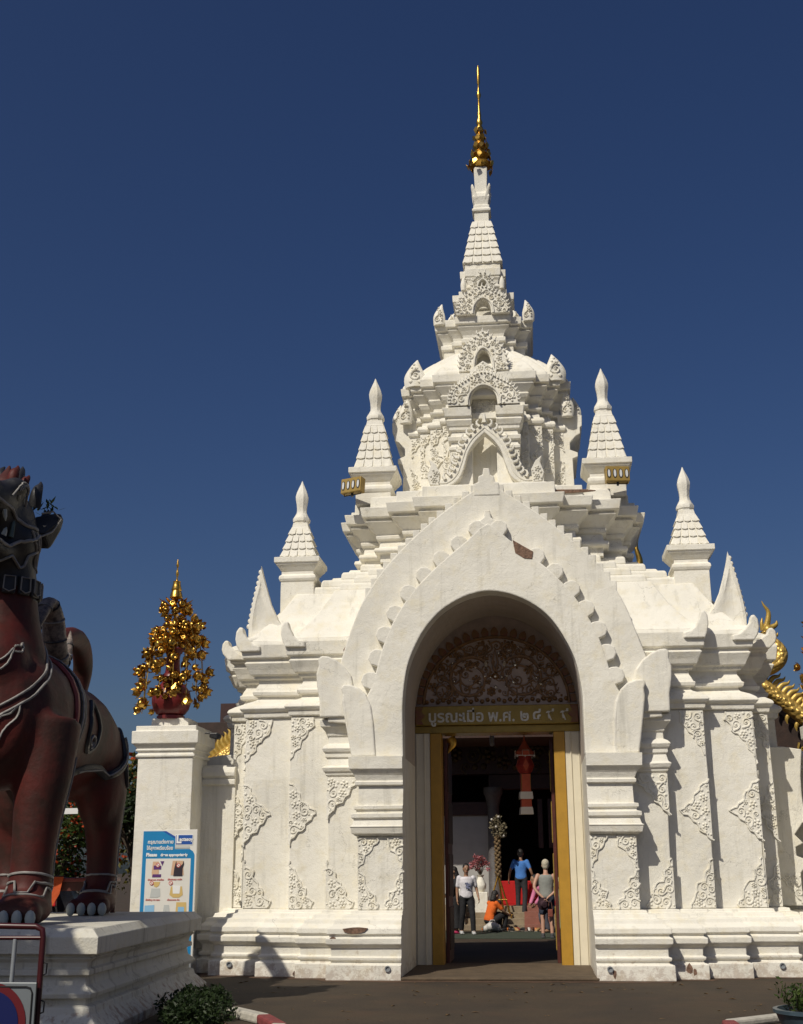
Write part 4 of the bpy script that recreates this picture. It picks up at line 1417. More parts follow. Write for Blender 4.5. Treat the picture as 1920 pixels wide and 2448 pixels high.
    # upper crest horns
    for (x, y, z, h, w) in [(.22, -1.95, 4.86, .26, .10), (.40, -1.45, 4.78, .30, .11), (.30, -1.7, 4.88, .20, .08), (.12, -1.55, 4.92, .32, .12), (.46, -1.2, 4.55, .25, .09)]:
        hb = MB()
        horn(hb, [(s * x, y, z - .05), (s * (x + .03), y - .02, z + h * .4), (s * (x + .05), y + .04, z + h * .75), (s * (x + .03), y + .11, z + h)], [w, w * .9, w * .5, .012], [w * .6, w * .6, w * .35, .012], k=4)
        hb.build('crest_horn', LIONRED if y < -1.6 else LIONBLK, lion, auto=60)
    # lips and cheek curls
    trim([(s * .2, -2.5, 4.55), (s * .38, -2.2, 4.46), (s * .42, -1.9, 4.42), (s * .55, -1.65, 4.45)], .022)
    trim([(s * .15, -2.4, 4.2), (s * .32, -2.1, 4.14), (s * .5, -1.8, 4.22), (s * .56, -1.6, 4.36)], .022)
    for q in range(3):
        trim([(s * .6, -1.85 + q * .14, 4.40 - q * .02), (s * .6, -1.75 + q * .14, 4.22), (s * .6, -1.6 + q * .13, 4.08), (s * .5, -1.45 + q * .1, 4.0)], .015)
    trim([(s * .55, -1.55, 4.1), (s * .5, -1.75, 3.95), (s * .4, -1.95, 3.85), (s * .1, -2.0, 3.8)], .018)
    # tusk and teeth
    for (x, y, z, h, up) in [(.20, -2.35, 4.22, .16, 1), (.26, -2.15, 4.2, .10, 1), (.30, -1.98, 4.22, .26, 1), (.18, -2.42, 4.52, .12, -1), (.26, -2.2, 4.48, .12, -1)]:
        t_ = MB().tube([(s * x, y, z), (s * (x + .02), y, z + up * h * .6), (s * (x + .02), y + .03, z + up * h)], [.04, .03, .005], 6)
        t_.build('tooth', LIONGRN if h > .2 else LIONWHT, lion, auto=50)
for o in list(COL.objects):
    if o.parent == lion and o.name.split('.')[0] in ('ear', 'eye', 'crest_horn', 'tooth'): o.scale.x = .72
# collar of beads
for k in range(14):
    a = 2 * math.pi * k / 14
    cb = MB().box(-.075, -.02, -.11, .075, .03, .11)
    cb.build('collar_plate', LIONBLK, lion, bevel=.02, loc=(.405 * math.sin(a), -1.42 - .405 * math.cos(a), 3.72), rot=(0, 0, a))
    fr = MB().tube([(-.06, -.03, .09), (.06, -.03, .09), (.065, -.03, -.06), (0, -.03, -.09), (-.065, -.03, -.06), (-.06, -.03, .09)], .009, 5)
    fr.build('collar_outline', LIONGRY, lion, loc=(.405 * math.sin(a), -1.42 - .405 * math.cos(a), 3.72), rot=(0, 0, a))
# tall central crest
cr = MB()
horn(cr, [(0, -1.75, 4.8), (0, -1.72, 4.93), (0, -1.66, 5.05), (0, -1.6, 5.2)], [.2, .15, .08, .012], [.16, .12, .07, .012], k=5)
cr.build('central_crest', LIONRED, lion, auto=60)
# nape tuft: striped curl ending in an upturned tip
tuft = spline([(.16, -1.0, 3.05), (.24, -.78, 3.5), (.28, -.58, 3.74), (.30, -.36, 3.58), (.30, -.20, 3.28), (.30, .05, 3.12), (.30, .30, 3.22), (.30, .46, 3.45), (.30, .48, 3.60)], 4)
rad = [v[0] for v in spline([(.05, 0, 0), (.09, 0, 0), (.12, 0, 0), (.14, 0, 0), (.15, 0, 0), (.13, 0, 0), (.09, 0, 0), (.05, 0, 0), (.01, 0, 0)], 4)]
TUFT = mat('tuft_grey', (.30, .24, .20), .6, 0, vscale=16, col2=(.05, .04, .04))
MB().tube(tuft, rad, 10, flat=.7).build('nape_tuft', TUFT, lion, auto=60)
for q in range(3, 30, 3):
    if q >= len(tuft) - 2: break
    p = tuft[q]; t = (tuft[q + 1] - tuft[q - 1]).normalized()
    sx_ = Vector((1, 0, 0)); w = sx_.cross(t).normalized()
    MB().tube([p + (sx_ * math.cos(a) + w * .72 * math.sin(a)) * (rad[q] * 1.03) for a in [2 * math.pi * k / 12 for k in range(13)]], .012, 5).build('tuft_stripe', LIONBLK if q % 2 else LIONGRY, lion)
# tail arching forward over the back
tail = spline([(.02, 1.95, 2.55), (.02, 2.06, 2.95), (.10, 2.0, 3.35), (.16, 1.5, 3.62), (.16, .9, 3.60), (.12, .4, 3.36), (.08, .15, 3.0)], 5)
MB().tube(tail, [v[0] for v in spline([(.16, 0, 0), (.14, 0, 0), (.14, 0, 0), (.135, 0, 0), (.13, 0, 0), (.13, 0, 0), (.16, 0, 0)], 5)], 12).build('tail', LIONRED, lion, auto=60)
for q in (2, 4):
    p = tail[q]; t = (tail[q + 1] - tail[q - 1]).normalized(); sx_ = Vector((1, 0, 0)); w = sx_.cross(t).normalized()
    MB().tube([p + (sx_ * math.cos(a) + w * math.sin(a)) * .165 for a in [2 * math.pi * k / 14 for k in range(15)]], .018, 6).build('tail_ring', LIONGRY, lion)
# little ferns that have seeded themselves in the crest
fb = MB()
rnd = random.Random(8)
for k in range(40):
    a = rnd.uniform(0, 6.28); x, y, z = rnd.uniform(.15, .5), rnd.uniform(-1.5, -1.1), 4.82 - rnd.random() * .12
    l = rnd.uniform(.06, .16)
    d = Vector((math.cos(a), math.sin(a), rnd.uniform(.3, 1.4))).normalized()
    sd_ = d.cross(Vector((0, 0, 1))).normalized() * .02
    p = Vector((x, y, z))
    fb.add([p, p + d * l * .5 + sd_, p + d * l, p + d * l * .5 - sd_], [(0, 1, 2, 3)])
fern = fb.build('fern', LEAFD)
fern.location = lion.location; fern.rotation_euler = lion.rotation_euler
tag(fern, 'small wild fern sprouting from the crest of the lion statue', 'fern')

# ================================================================== PILLARS, WALLS
def pillar(label, x):
    t = thing('gate_pillar', label, 'pillar', (x, 21.15, 0), 0, 'white pillars carrying gilded lotus urns')
    mb = MB()
    mb.sq([(.60, 0), (.60, .22), (.55, .26), (.55, .34), (.485, .38), (.478, 3.45), (.51, 3.46), (.51, 3.50), (.485, 3.51), (.485, 3.55), (.515, 3.56), (.515, 3.59), (.495, 3.60), (.545, 3.66), (.555, 3.67), (.575, 3.68), (.58, 3.89), (.525, 3.895), (.525, 3.98), (.33, 3.985), (.315, 4.13)])
    mb.build('pillar_body', WHITE, t, bevel=.012, jit=.006)
    return t


pillar('plain white square pillar left of the gate, behind the blue sign', -5.56)
pillar('white square pillar at the far right edge, mostly out of frame', 5.72)


def wall(label, x0, x1, y0, y1, h):
    t = thing('boundary_wall', label, 'wall', ((x0 + x1) / 2, (y0 + y1) / 2, 0), 0, None)
    a, b = x0 - t.location.x, x1 - t.location.x
    d = (y1 - y0) / 2
    MB().box(a, -d, 0, b, d, h).build('wall_body', WHITE, t, jit=.008)
    prof = [(-d - .03, h), (-d - .05, h + .02), (-d - .05, h + .10), (-d - .02, h + .11), (-d - .03, h + .13), (-d - .08, h + .16), (-d - .09, h + .22), (-d - .06, h + .30), (-d * .6, h + .355)]
    ring = prof + [(-y, z) for y, z in prof[::-1]]
    MB().loft([[(a, y, z) for y, z in ring], [(b, y, z) for y, z in ring]]).build('coping', WHITE, t, bevel=.008, jit=.01)
    MB().box(a, -d - .16, 0, b, d + .16, .24).box(a, -d - .10, .24, b, d + .10, .36).box(a, -d - .06, .36, b, d + .06, .5).build('wall_base', WHITE, t, bevel=.014, jit=.012)
    return t


wall('short white wall joining the left pillar to the gate', -5.08, -4.50, 21.35, 21.85, 3.02)
wall('white boundary wall running off to the right of the gate', 4.8, 14.0, 22.55, 23.0, 3.22)

# ================================================================== GILDED LOTUS URNS
def lotus_urn(label, loc):
    t = thing('lotus_urn', label, 'lotus urn', loc, 0, 'red urns holding gilded lotus trees')
    MB().lathe([(.24, -.10), (.24, -.04), (.20, -.03), (.25, .0), (.305, .08), (.335, .18), (.34, .28), (.315, .39), (.25, .49), (.19, .55), (.155, .60), (.16, .64), (.19, .66), (.18, .70), (.135, .74), (.12, .85), (.115, 1.02), (.125, 1.08), (.16, 1.13), (.20, 1.16), (.19, 1.18), (.14, 1.15)], 28).build('urn', REDURN, t, auto=40)
    MB().lathe([(.125, 1.1), (.06, 1.2), (.02, 1.3), (.02, 1.95), (.03, 1.97), (.012, 2.0), (.012, 2.12)], 10).build('stem', GOLD, t, auto=40)
    MB().lathe([(.012, 2.10), (.10, 2.12), (.115, 2.14), (.105, 2.20), (.085, 2.26), (.095, 2.28), (.075, 2.36), (.065, 2.42), (.07, 2.44), (.02, 2.46), (.012, 2.52), (.03, 2.58), (.018, 2.64), (.010, 2.70), (.026, 2.74), (.018, 2.80), (.006, 2.86)], 14).build('bell_finial', GOLD, t, auto=40)
    # a lotus bud: round body with opening petals
    b = MB()
    b.lathe([(.012, 0), (.045, .012), (.06, .045), (.055, .08), (.03, .10), (.028, .085)], 9)
    for k in range(6):
        a = 2 * math.pi * k / 6
        c, s_ = math.cos(a), math.sin(a)
        p = lambda r, w, z: (r * c - w * s_, r * s_ + w * c, z)
        b.add([p(.045, -.022, .02), p(.045, .022, .02), p(.075, .026, .06), p(.075, -.026, .06), p(.085, 0, .10)], [(0, 1, 2, 3), (3, 2, 4)])
    bud = b.mesh('lotus_bud', GOLD, True)
    l = MB()
    l.add([(0, 0, 0), (.03, .0, .04), (.022, 0, .10), (0, 0.01, .15), (-.022, 0, .10), (-.03, 0, .04)], [(0, 1, 2, 3, 4, 5)])
    leaf = l.mesh('gilt_leaf', GOLD)
    rnd = random.Random(11)

    def put(p, d=None, sc=1.0):
        d = d or Vector((rnd.uniform(-1, 1), rnd.uniform(-1.4, .6), rnd.uniform(-.8, .6)))
        q = d.normalized().to_track_quat('Z', 'X').to_euler()
        link('lotus_bud', bud, t, p, q, (sc, sc, sc))

    wires = MB()
    for k in range(14):
        a = 2 * math.pi * (k + .35 * rnd.random()) / 14
        r = rnd.uniform(.42, .54); top = rnd.uniform(1.22, 1.62); low = rnd.uniform(.0, .45)
        d = Vector((math.cos(a), math.sin(a), 0))
        path = spline([(0, 0, 1.12), tuple(d * .18 + Vector((0, 0, lerp(1.2, top, .8)))), tuple(d * r * .72 + Vector((0, 0, top))), tuple(d * r + Vector((0, 0, lerp(top, low, .4)))), tuple(d * (r + .06) + Vector((0, 0, low)))], 7)
        wires.tube(path, .006, 4)
        for i in range(9, len(path), 3):
            for _ in range(2 if rnd.random() < .3 else 1):
                o = Vector((rnd.uniform(-.07, .07), rnd.uniform(-.07, .07), rnd.uniform(-.05, .05)))
                put(path[i] + o, (d * .7 + Vector((rnd.uniform(-.8, .8), rnd.uniform(-.9, .6), rnd.uniform(-.7, .5)))), rnd.uniform(.85, 1.4))
            for _ in range(2):
                link('gilt_leaf', leaf, t, path[i] + Vector((rnd.uniform(-.05, .05), rnd.uniform(-.05, .05), rnd.uniform(-.05, .05))), (rnd.uniform(-2, 2), rnd.uniform(-1, 1), rnd.uniform(0, 6.28)))
    wires.build('wire', GOLDP, t)
    for z, r, n in ((1.98, .17, 9), (1.90, .20, 8), (1.74, .07, 3), (1.62, .09, 3), (1.48, .16, 5), (1.30, .15, 6)):
        for k in range(n):
            a = 2 * math.pi * k / n + z
            put(Vector((r * math.cos(a), r * math.sin(a), z + rnd.uniform(-.03, .03))), Vector((math.cos(a), math.sin(a), rnd.uniform(-.5, .4))), rnd.uniform(.85, 1.1))
    for k in range(10):
        a = 2 * math.pi * k / 10
        link('gilt_leaf', leaf, t, (.15 * math.cos(a), .15 * math.sin(a), 2.0), (R(65), 0, a + math.pi / 2), (1.3, 1.3, 1.3))
    # gilt flowers fixed on the urn's front
    for (az, z, r) in [(-90, .26, .335), (-112, .42, .32), (-88, .46, .31), (-66, .45, .31), (-100, .58, .20), (-80, .60, .19), (-90, .80, .13), (-84, .93, .125), (-92, 1.06, .13), (-58, .40, .33), (-48, .52, .26)]:
        a = R(az)
        put(Vector((r * math.cos(a), r * math.sin(a), z)), Vector((math.cos(a), math.sin(a), .1)), .8)
    return t


u1 = lotus_urn('red urn bristling with golden lotus buds on the left pillar', (-5.60, 21.0, 4.22))
u2 = copy_tree(u1)
u2.location = (5.72, 21.0, 4.22)
u1.scale = u2.scale = (1.0, 1.0, .965)
u2['label'] = 'golden lotus buds of a second urn poking in at the right edge'

# ================================================================== DRESS-CODE SIGN
def sign_dress():
    t = thing('notice_board', 'blue and white notice asking visitors to dress appropriately, before the left pillar', 'sign', (-5.22, 19.95, 0), R(-2))
    WB = mat('board_white', (.74, .72, .66), .45, 0, var=.05, vscale=3)
    BL = mat('board_blue', (.012, .22, .48), .4, 0, var=.08, vscale=5)
    DB = mat('logo_blue', (.02, .09, .36), .4)
    WT = mat('print_white', (.80, .80, .78), .5)
    RD = mat('print_red', (.52, .06, .05), .5)
    SK = mat('print_skin', (.62, .40, .26), .5)
    PU = mat('print_purple', (.10, .03, .16), .5)
    BK_ = mat('print_black', (.03, .02, .03), .5)
    GY = mat('print_grey', (.50, .52, .50), .5)
    LB = mat('print_pale_blue', (.25, .48, .70), .5)
    TN = mat('print_tan', (.62, .44, .16), .5)
    W0, TOP = .45, 2.24
    X = lambda x: x - W0
    Z = lambda z: TOP - z
    MB().box(-W0, 0, .28, W0 + .015, .05, TOP).build('board', WB, t, bevel=.004)
    for s in (-1, 1): MB().box(s * .40 - .025, .05, 0, s * .40 + .025, .09, TOP - .2).build('leg', STEEL, t)

    def pl(name, pts, m, k):
        MB().prism([(X(x), Z(z)) for x, z in pts], -.0018 * k, -.0018 * k + .0012).build(name, m, t)

    def circ(x, z, r, n=20, r2=None):
        return [(x + r * math.cos(2 * math.pi * i / n), z + (r2 or r) * math.sin(2 * math.pi * i / n)) for i in range(n)]
    pl('blue_print', [(.022, .02), (.40, .02), (.555, .105), (.555, .30), (.80, .30), (.855, .335), (.885, .39), (.885, 1.94), (.022, 1.94)], BL, 1)
    pl('blue_shade', [(.34, .02), (.40, .02), (.555, .105), (.555, .14)], DB, 2)
    pl('white_print', [(.085, .445), (.825, .445), (.825, 1.94), (.085, 1.94)], WB, 2)
    pl('logo_panel', [(.557, .075), (.85, .075), (.85, .237), (.557, .237)], WT, 3)
    pl('logo_panel', [(.566, .084), (.841, .084), (.841, .228), (.566, .228)], DB, 4)
    fx = lambda s, sz, m, x, z, k, al='LEFT', bold=.0015, sx=1.0, nm='lettering': text(s, sz, m, t, (X(x), -.0018 * k, Z(z)), (R(90), 0, 0), nm, .0005, al, bold, sx)
    fx('L', .175, WT, .572, .152, 6, bold=.007)
    fx('actasoy', .078, WT, .628, .150, 6, bold=.003, sx=.95)
    pl('grey_print', [(.556, .256), (.80, .256), (.80, .290), (.556, .290)], GY, 3)
    fx('กรุณาแต่งกาย', .075, WT, .10, .19, 4, bold=.002)
    fx('ให้สุภาพเรียบร้อย', .075, WT, .09, .285, 4, bold=.002, sx=.86)
    fx('Please', .072, WT, .085, .388, 4, bold=.004)
    fx('dress appropriately', .058, WT, .325, .390, 4, bold=.003, sx=.98)
    fx('เสื้อเกาะอก สายเดี่ยว', .034, RD, .13, .77, 5, bold=.0008, sx=.98)
    fx('เสื้อแขนกุด คอลึก', .034, RD, .46, .765, 5, bold=.0008)
    fx('เสื้อซีทรู บาง แนบ', .034, RD, .11, 1.075, 5, bold=.0008)
    fx('เสื้อเอวลอย สั้น', .034, RD, .465, 1.075, 5, bold=.0008)
    # printed garments: purple strapless top, black camisole, sheer top, midriff tee
    pl('printed_garment', [(.205, .49), (.30, .49), (.31, .66), (.29, .73), (.20, .73), (.19, .66)], SK, 4)
    pl('printed_garment', [(.325, .485), (.39, .485), (.37, .53), (.365, .56), (.35, .53)], PU, 5)
    pl('printed_garment', [(.22, .55), (.345, .555), (.345, .61), (.22, .615)], PU, 5)
    pl('printed_garment', [(.21, .685), (.35, .685), (.345, .73), (.20, .73)], PU, 5)
    pl('printed_garment', [(.53, .48), (.70, .48), (.72, .70), (.505, .70)], SK, 4)
    pl('printed_garment', [(.575, .53), (.59, .48), (.60, .535), (.645, .575), (.695, .53), (.71, .48), (.72, .53), (.70, .60), (.70, .715), (.55, .715), (.56, .60)], BK_, 5)
    pl('printed_garment', [(.23, .80), (.34, .80), (.32, .86), (.28, .885), (.24, .87)], TN, 4)
    pl('printed_garment', [(.20, .90), (.34, .90), (.35, 1.02), (.30, 1.04), (.18, 1.04)], GY, 4)
    pl('printed_garment', [(.52, .87), (.70, .87), (.72, 1.0), (.66, 1.04), (.56, 1.04), (.50, 1.0)], TN, 4)
    pl('printed_garment', [(.545, .86), (.675, .86), (.665, .98), (.555, .98)], WT, 5)
    pl('printed_garment', [(.10, 1.16), (.26, 1.15), (.26, 1.30), (.10, 1.30)], LB, 4)
    pl('printed_garment', [(.42, 1.15), (.50, 1.15), (.52, 1.3), (.47, 1.3), (.46, 1.22), (.45, 1.3), (.40, 1.3)], GY, 4)
    pl('printed_garment', [(.62, 1.11), (.78, 1.11), (.79, 1.3), (.61, 1.3)], TN, 4)
    pl('printed_garment', [(.65, 1.18), (.75, 1.18), (.75, 1.3), (.65, 1.3)], LB, 5)
    for (x, z, r) in [(.29, .545, .035), (.63, .55, .035), (.20, .82, .034), (.515, .82, .034)]:
        pl('prohibition_mark', circ(x, z, r), RD, 6)
        pl('prohibition_mark', circ(x, z, r * .72), WB, 7)
        pl('prohibition_mark', [(x - .022, z - .016), (x - .016, z - .022), (x + .022, z + .016), (x + .016, z + .022)], RD, 8)


sign_dress()

# ================================================================== NO-PARKING SIGN ON A RED STEEL FRAME
bar = thing('barrier_frame', 'dark red tubular barrier frame in the lower left corner', 'barrier', (-3.0, 8.5, 0), 0)
f = MB()
f.tube([(.30, 0, 0), (.31, 0, .6), (.315, 0, 1.17), (.305, 0, 1.225), (.26, 0, 1.245), (-.3, 0, 1.255), (-.85, 0, 1.255), (-.9, 0, 1.2), (-.9, 0, 0)], .021, 10)
f.build('frame_tube', REDSTEEL, bar, auto=50)
MB().tube([(-.89, 0, 1.172), (.31, 0, 1.172)], .014, 8).build('cross_bar', REDSTEEL, bar, auto=50)
for x in (.12, -.40): MB().tube([(x, .0, 1.165), (x - .005, -.01, .5)], .016, 8).build('upright', STEEL, bar, auto=50)
for z in (1.02, .78):
    MB().tube([(.325, 0, z), (.355, 0, z - .01), (.352, 0, z - .075), (.325, 0, z - .085)], .006, 5).build('hinge_loop', BLACK, bar)
MB().box(-.9, -.3, 0, -.86, .3, .03).box(.28, -.3, 0, .32, .3, .03).build('foot', REDSTEEL, bar, bevel=.005)
ps = thing('no_parking_sign', 'no-parking sign with blue disc hung on the red frame', 'sign', (-2.935, 8.44, .55), 0)
SG = mat('sign_grey', (.17, .19, .205), .4, .1, var=.12, vscale=4)
NB = mat('sign_blue', (.004, .009, .075), .35)
NR = mat('sign_red', (.11, .008, .012), .35)
MB().box(-.36, 0, -.32, .255, .012, .345).build('plate', SG, ps, bevel=.01)
MB().tube([(.225, -.004, -.32), (.225, -.004, .28), (.21, -.004, .31), (.18, -.004, .318), (-.30, -.004, .318)], .006, 5).build('plate_border', BLACK, ps)
MB().tube([(.252, -.0, -.32), (.252, -.0, .345)], .005, 5).build('plate_edge', BLACK, ps)


def disc(r, y, n=40): return MB().prism([(r * math.cos(2 * math.pi * k / n), r * math.sin(2 * math.pi * k / n)) for k in range(n)], y, y + .003)


disc(.255, -.006).build('red_ring', NR, ps, loc=(-.06, 0, .09))
disc(.205, -.010).build('blue_disc', NB, ps, loc=(-.06, 0, .09))
MB().box(-.23, -.013, -.022, .23, -.0105, .022).build('red_bar', NR, ps, loc=(-.06, 0, .09), rot=(0, R(45), 0))

# ================================================================== PLANTS
def leaf_cloud(mb, rnd, centers, n, size, up=.3, aspect=1.9):
    """small leaf quads scattered through clumps: centers = (x, y, z, r)"""
    for _ in range(n):
        c = rnd.choice(centers)
        while True:
            p = Vector((rnd.uniform(-1, 1), rnd.uniform(-1, 1), rnd.uniform(-1, 1)))
            if .25 < p.length < 1: break
        p = Vector(c[:3]) + p * c[3]
        d = Vector((rnd.gauss(0, 1), rnd.gauss(0, 1), rnd.gauss(up, .7))).normalized()
        s = d.orthogonal().normalized()
        s = (Quaternion(d, rnd.uniform(0, 6.28)) @ s)
        l = size * rnd.uniform(.6, 1.4)
        w = l / aspect / 2
        nn = d.cross(s) * l * .12
        mb.add([p, p + d * l * .5 + s * w + nn, p + d * l, p + d * l * .5 - s * w + nn], [(0, 1, 2, 3)])


def tree(label, loc, h, r, seed, material, bloom=None, nleaf=2600, size=.16, name='tree', group=None, cat='tree'):
    t = thing(name, label, cat, loc, 0, group)
    rnd = random.Random(seed)
    trunk = MB()
    trunk.tube(spline([(0, 0, -.05), (.05, .02, h * .2), (-.04, .05, h * .42), (.05, 0, h * .62)], 4), [v[0] for v in spline([(h * .04, 0, 0), (h * .03, 0, 0), (h * .026, 0, 0), (h * .015, 0, 0)], 4)], 8)
    cl = []
    for k in range(9):
        a = rnd.uniform(0, 6.28); rr = r * rnd.uniform(.25, .8); z = h * rnd.uniform(.42, .88)
        p = (rr * math.cos(a), rr * math.sin(a), z)
        trunk.tube(spline([(0, .02, h * .35), (p[0] * .4, p[1] * .4, lerp(h * .4, z, .6)), p], 3), [.05, .045, .04, .035, .03, .02, .012][:7], 5)
        cl.append((*p, r * rnd.uniform(.35, .6)))
    cl.append((0, 0, h * .8, r * .5))
    trunk.build('trunk', BARK, t)
    c = MB()
    leaf_cloud(c, rnd, cl, nleaf, size)
    c.build('crown', material, t)
    if bloom:
        b = MB()
        leaf_cloud(b, rnd, [(x, y, z + q * .25, q) for x, y, z, q in cl], nleaf // 5, size * .8, aspect=1.2)
        b.build('blossom', bloom, t)
    return t


tree('round orange-flowering shrub tree seen between the legs of the lion', (-10.4, 28.5, 0), 3.1, 1.15, 1, LEAF, BLOOM, 2600, .13, group='low trees beyond the lion', name='flowering_tree')
tree('dark leafy tree showing in the gap beside the pillar', (-9.3, 31.0, 0), 4.4, 1.5, 2, LEAFD, None, 3000, .17, group='low trees beyond the lion')
tree('yellowing bushy tree beside the dark tree, farther back', (-10.4, 35.5, 0), 4.9, 2.0, 3, LEAFY, BLOOM, 3000, .18, group='low trees beyond the lion')
tree('wide dark tree far behind the front leg of the lion', (-15.0, 33.5, 0), 4.8, 2.6, 4, LEAFD, None, 4000, .2, group='low trees beyond the lion')
tree('pale green tree far behind the chest of the lion', (-18.5, 35.5, 0), 5.0, 2.4, 6, LEAFY, None, 3400, .2, group='low trees beyond the lion')
tree('dark tree in the middle distance left of the orange-flowering tree', (-12.6, 31.5, 0), 4.2, 1.6, 9, LEAFD, None, 3000, .17, group='low trees beyond the lion')


tree('tall leafy tree added out of view at left to shade the plinth of the lion', (-8.4, 7.6, 0), 7.4, 2.0, 14, LEAF, None, 5200, .26)  # unseen tree, put in to throw shade on the lion's legs and plinth


def shrub(label, loc, r, h, seed, material=LEAFD, n=2600, size=.055, bloom=None):
    t = thing('shrub', label, 'shrub', loc, 0)
    rnd = random.Random(seed)
    st = MB()
    for k in range(7):
        a = 2 * math.pi * k / 7
        st.tube([(0, 0, 0), (r * .4 * math.cos(a), r * .4 * math.sin(a), h * .5), (r * .6 * math.cos(a), r * .6 * math.sin(a), h * .8)], [.02, .012, .006], 5)
    st.build('stem', BARK, t)
    cl = [(r * rnd.uniform(.1, .75) * math.cos(a), r * rnd.uniform(.1, .75) * math.sin(a), h * rnd.uniform(.45, .72), r * .42) for a in [2 * math.pi * k / 11 for k in range(11)]]
    c = MB()
    leaf_cloud(c, rnd, cl, n, size)
    c.build('foliage', material, t)
    if bloom:
        b = MB()
        leaf_cloud(b, rnd, [(x, y, z + .1 * q, q * 1.05) for x, y, z, q in cl], n // 26, size * .8, aspect=1.1)
        b.build('blossom', bloom, t)
    return t


shrub('low dark clipped shrub at the foot of the lion plinth, nearer the gate', (-3.3, 15.3, 0), .40, .20, 1)
shrub('low dark clipped shrub at the foot of the lion plinth, nearest the viewer', (-3.22, 14.5, 0), .42, .20, 2)
shrub('dark shrub half cut off by the bottom edge beside the plinth', (-3.05, 13.75, 0), .42, .20, 3)

# planter
pot = thing('planter', 'blue grey bowl planter in the lower right corner', 'planter', (3.32, 12.95, 0), 0)
MB().lathe([(.26, 0), (.30, .04), (.42, .18), (.455, .27), (.48, .28), (.48, .31), (.44, .315), (.42, .26), (.30, .24)], 32).build('bowl', mat('pot_glaze', (.055, .085, .11), .35, 0, var=.3, vscale=6), pot, auto=40)
MB().lathe([(.40, .22), (.38, .27), (.01, .28)], 24).build('soil', mat('soil', (.05, .03, .02), .95, 0, var=.4, vscale=20), pot)
pl_ = thing('potted_plant', 'bushy green plant with tiny white flowers growing in the planter', 'plant', (3.32, 12.95, .25), 0)
rnd = random.Random(21)
pm_ = MB(); bm_ = MB(); stm = MB()
for k in range(70):
    a = rnd.uniform(0, 6.28); r0 = rnd.uniform(0, .36); r1 = r0 + rnd.uniform(.0, .14); h = rnd.uniform(.10, .27)
    p0 = (r0 * math.cos(a), r0 * math.sin(a), 0); p1 = (r1 * math.cos(a + .3), r1 * math.sin(a + .3), h)
    stm.tube([p0, tuple(lerp(p0[i], p1[i], .5) for i in range(3)), p1], [.005, .004, .002], 4)
    leaf_cloud(pm_, rnd, [(lerp(p0[0], p1[0], t), lerp(p0[1], p1[1], t), h * t, .05) for t in (.4, .6, .8, 1)], 26, .05, .5, 2.4)
    if rnd.random() < .30: bm_.ball(p1, .013, 6, 4)
stm.build('stem', BARK, pl_)
pm_.build('foliage', LEAF, pl_)
bm_.build('blossom', BLOOMW, pl_)

# painted kerbs
KR = mat('kerb_red', (.26, .05, .05), .8, 0, var=.35, vscale=9, bump=.4)
KW = mat('kerb_white', (.55, .52, .45), .8, 0, var=.3, vscale=9, bump=.4)


def kerb(label, pts, h, w, first):
    t = thing('painted_kerb', label, 'kerb', (pts[0][0], pts[0][1], 0), 0)
    P = resample(pts, int(sum(math.dist(pts[i], pts[i + 1]) for i in range(len(pts) - 1)) / .82) + 1)
    for i in range(len(P) - 1):
        a, b = Vector((*P[i], 0)), Vector((*P[i + 1], 0))
        d = (b - a).normalized(); n_ = Vector((-d.y, d.x, 0)) * w / 2
        a2, b2 = a + d * .006, b - d * .006
        q = [a2 - n_, b2 - n_, b2 + n_, a2 + n_]
        o = Vector((pts[0][0], pts[0][1], 0))
        MB().loft([[tuple(v - o) for v in q], [tuple(v - o + Vector((0, 0, h))) for v in q]]).build('kerb_block', (KW if (i + first) % 2 else KR), t, bevel=.025, jit=.01)


kerb('red and white kerb round the shrub bed by the lion', [(-2.9, 14.9), (-2.5, 14.4), (-2.12, 13.8), (-1.98, 13.1), (-2.1, 12.0), (-2.3, 10.8)], .10, .16, 1)
kerb('red and white kerb end by the planter at lower right', [(2.58, 13.2), (2.55, 14.1), (2.76, 14.68), (3.6, 14.8), (5.2, 14.85)], .08, .15, 0)

# ================================================================== NAGA GABLE ENDS BEHIND THE WALL
SCALE = mat('naga_scale_gold', (.62, .42, .12), .4, .45, bump=.0)
def _scales(m):
    nt = m.node_tree
    b = nt.nodes['Principled BSDF']
    tc = nt.nodes.new('ShaderNodeTexCoord')
    v = nt.nodes.new('ShaderNodeTexVoronoi'); v.inputs['Scale'].default_value = 11
    nt.links.new(tc.outputs['Object'], v.inputs['Vector'])
    r = nt.nodes.new('ShaderNodeValToRGB')
    r.color_ramp.elements[0].position = .12; r.color_ramp.elements[1].position = .22
    r.color_ramp.elements[0].color = (.035, .02, .01, 1); r.color_ramp.elements[1].color = (.62, .40, .10, 1)
    nt.links.new(v.outputs['Distance'], r.inputs['Fac']); nt.links.new(r.outputs['Color'], b.inputs['Base Color'])
    bp = nt.nodes.new('ShaderNodeBump'); bp.inputs['Strength'].default_value = .8; bp.inputs['Distance'].default_value = .05; bp.invert = True
    nt.links.new(v.outputs['Distance'], bp.inputs['Height']); nt.links.new(bp.outputs['Normal'], b.inputs['Normal'])
_scales(SCALE)
DARKROOF = mat('dark_roof', (.045, .022, .014), .7, 0, var=.5, vscale=5, bump=.3)


